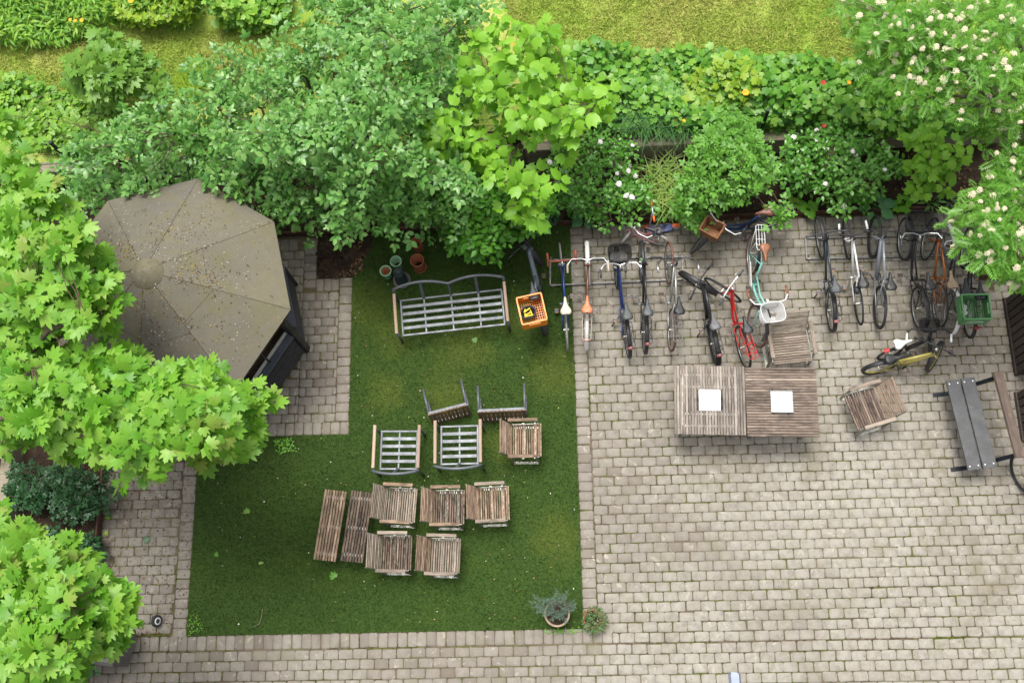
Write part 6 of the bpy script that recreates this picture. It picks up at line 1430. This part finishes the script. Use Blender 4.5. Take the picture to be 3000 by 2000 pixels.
def lit(label, rng_, n, mat, s, z, seed, name='leaf_litter', cat='litter'):
    g = np.random.default_rng(seed); P = np.c_[g.uniform(rng_[0], rng_[2], n), g.uniform(rng_[1], rng_[3], n), np.full(n, z)]
    P = P[~np.array([in_gazebo(x, y, 1.5) for x, y, _ in P])]
    o = flecks(name, P, np.tile([0.0, 0.0, 1.0], (len(P), 1)) + g.normal(0, 0.15, (len(P), 3)), s[0], s[1], mat, None, seed); tag(o, label, cat)
lit('brown catkin litter on the left walkway', (-7.1, -6.0, -5.8, -2.0), 1500, M_LIT2, (0.006, 0.02), 0.008, 5)
lit('scattered dry leaves and petals on the lawn', (-5.7, -5.8, -0.05, 0.2), 380, M_LIT3, (0.005, 0.016), 0.036, 6)
lit('fine brown litter on the big paved yard', (0.1, -6.6, 6.8, 0.2), 500, M_LIT2, (0.004, 0.012), 0.006, 7)
lit('fine brown litter on the paving beside the gazebo', (-5.6, -2.9, -3.5, 0.2), 300, M_LIT2, (0.004, 0.012), 0.006, 8)
lit('dead leaves on the soil patch beside the stump', (-4.0, -0.40, -3.3, 0.3), 320, M_LIT2, (0.008, 0.03), 0.02, 9)
lit('dead leaves in the long planting bed', (-3.0, 0.37, 6.3, 1.35), 900, M_LIT2, (0.006, 0.025), 0.105, 10)
lit('dead leaves in the left bed under the maple', (-8.4, -7, -7.25, -2.5), 500, M_LIT2, (0.006, 0.022), 0.105, 11)
for i, (x, y, T, s, lb, m) in enumerate(((765, 1648, L_OVAL, 0.085, 'single pale leaf lying on the dark lawn', LM_LILY), (722, 1494, L_MAPLE, 0.09, 'single fallen maple leaf on the lawn right of the walkway', LM_SAP), (632, 1624, L_MAPLE, 0.07, 'small dark fallen maple leaf on the lawn', LM_DOG), (1392, 998, L_MAPLE, 0.085, 'fallen green leaf below the sofa frame', LM_SAP), (432, 1578, L_MAPLE, 0.10, 'brown green maple leaf on the left walkway', LM_DARK), (974, 1682, L_MAPLE, 0.11, 'fallen green leaf in the grass below the slatted benches', LM_DOG), (314, 1517, L_MAPLE, 0.07, 'yellow leaf by the left steel edging, upper one', LM_LIME), (312, 1562, L_MAPLE, 0.07, 'yellow leaf by the left steel edging, lower one', LM_LIME))):
    p = at(x, y, 0.03); o = thing('fallen_leaf', (p.x, p.y, 0.026), i * 1.7, lb, 'leaf'); link('leaf_blade', np_mesh('leaf_blade', T[0], T[1], m), o, Matrix.Translation((-s / 2, 0, 0.012)) @ Matrix.Scale(s, 4))
p = at(755, 1810, 0.03); tag(MB().tube([(p.x - 0.06, p.y - 0.12, 0.035), (p.x + 0.03, p.y - 0.08, 0.04), (p.x + 0.06, p.y + 0.02, 0.045), (p.x + 0.065, p.y + 0.13, 0.035)], 0.003, 5).build('twig', paint('pale_twig', (0.30, 0.25, 0.18), 0.8)), 'thin curved twig lying on the lower left lawn', 'twig')

# dry brown leaves and vines at the left end of the fence
Q = poly_px([(270, 290), (340, 285), (400, 320), (370, 350), (290, 345)], 260, 15); P = np.array([at_t(x, y) for x, y in Q]) + np.array([0, 0, 0.03])
tag(flecks('leaf_litter', P, np.tile([0.0, -0.2, 1.0], (len(P), 1)) + RNG.normal(0, 0.3, (len(P), 3)), 0.015, 0.045, M_LIT2, None, 16), 'dead brown leaves on the slope under the young maple', 'litter')
dv = thing('dry_vine', tuple(at_t(150, 410)), 0, 'dry brown vine stems over the fence at the far left', 'vine'); g = np.random.default_rng(18)
for i in range(16):
    x, y = g.uniform(-0.9, 1.0), g.uniform(-0.35, 0.3); a = g.uniform(-0.6, 0.6); L = g.uniform(0.5, 1.1); z = g.uniform(0.15, 0.5)
    MB().tube([(x, y, z - 0.1), (x + L * 0.35 * math.cos(a), y + L * 0.35 * math.sin(a), z + 0.12), (x + L * 0.7 * math.cos(a), y + L * 0.7 * math.sin(a) - 0.05, z + 0.06), (x + L * math.cos(a), y + L * math.sin(a) - 0.12, z - 0.18)], 0.0045, 5).build('stem', M_TWIG, dv, True)

# rotten stump in the soil patch
p = at(985, 752, 0.05); g = np.random.default_rng(4); st = thing('tree_stump', (p.x, p.y, 0.0), 0, 'rotten brown tree stump in the soil patch beside the gazebo', 'stump')
M_ROT = wood('rotten_wood', (0.14, 0.085, 0.045), (0.065, 0.042, 0.026), (0.022, 0.016, 0.011), 0.6, 0.95)
n = 40; vs = []; prof = [(0.30, -0.03), (0.25, 0.05), (0.20, 0.12), (0.17, 0.13), (0.12, 0.07), (0.05, 0.04)]
for (r, z) in prof:
    for k in range(n):
        a = 2 * PI * k / n; q = 1 + 0.22 * math.sin(3 * a + 1) + 0.12 * math.sin(7 * a) + g.normal(0, 0.06); vs.append((r * q * math.cos(a) * 1.15, r * q * math.sin(a), max(-0.03, z * (1 + 0.5 * math.sin(2 * a + 2)) + g.normal(0, 0.012))))
mb = MB(); mb.add(vs, [(i * n + k, i * n + (k + 1) % n, (i + 1) * n + (k + 1) % n, (i + 1) * n + k) for i in range(len(prof) - 1) for k in range(n)] + [tuple((len(prof) - 1) * n + k for k in range(n))]); mb.build('stump_wood', M_ROT, st)
for i in range(14):
    a = g.uniform(0, 2 * PI); r = g.uniform(0.15, 0.36); L = g.uniform(0.06, 0.16)
    MB().beam((-L / 2, 0, 0), (L / 2, 0, 0), 0.025, 0.012).build('bark_flake', M_ROT, st, False, Matrix.Translation((r * math.cos(a), r * math.sin(a) * 0.8, 0.04 + g.uniform(0, 0.05))) @ Euler((g.normal(0, .4), g.normal(0, .4), g.uniform(0, PI))).to_matrix().to_4x4())
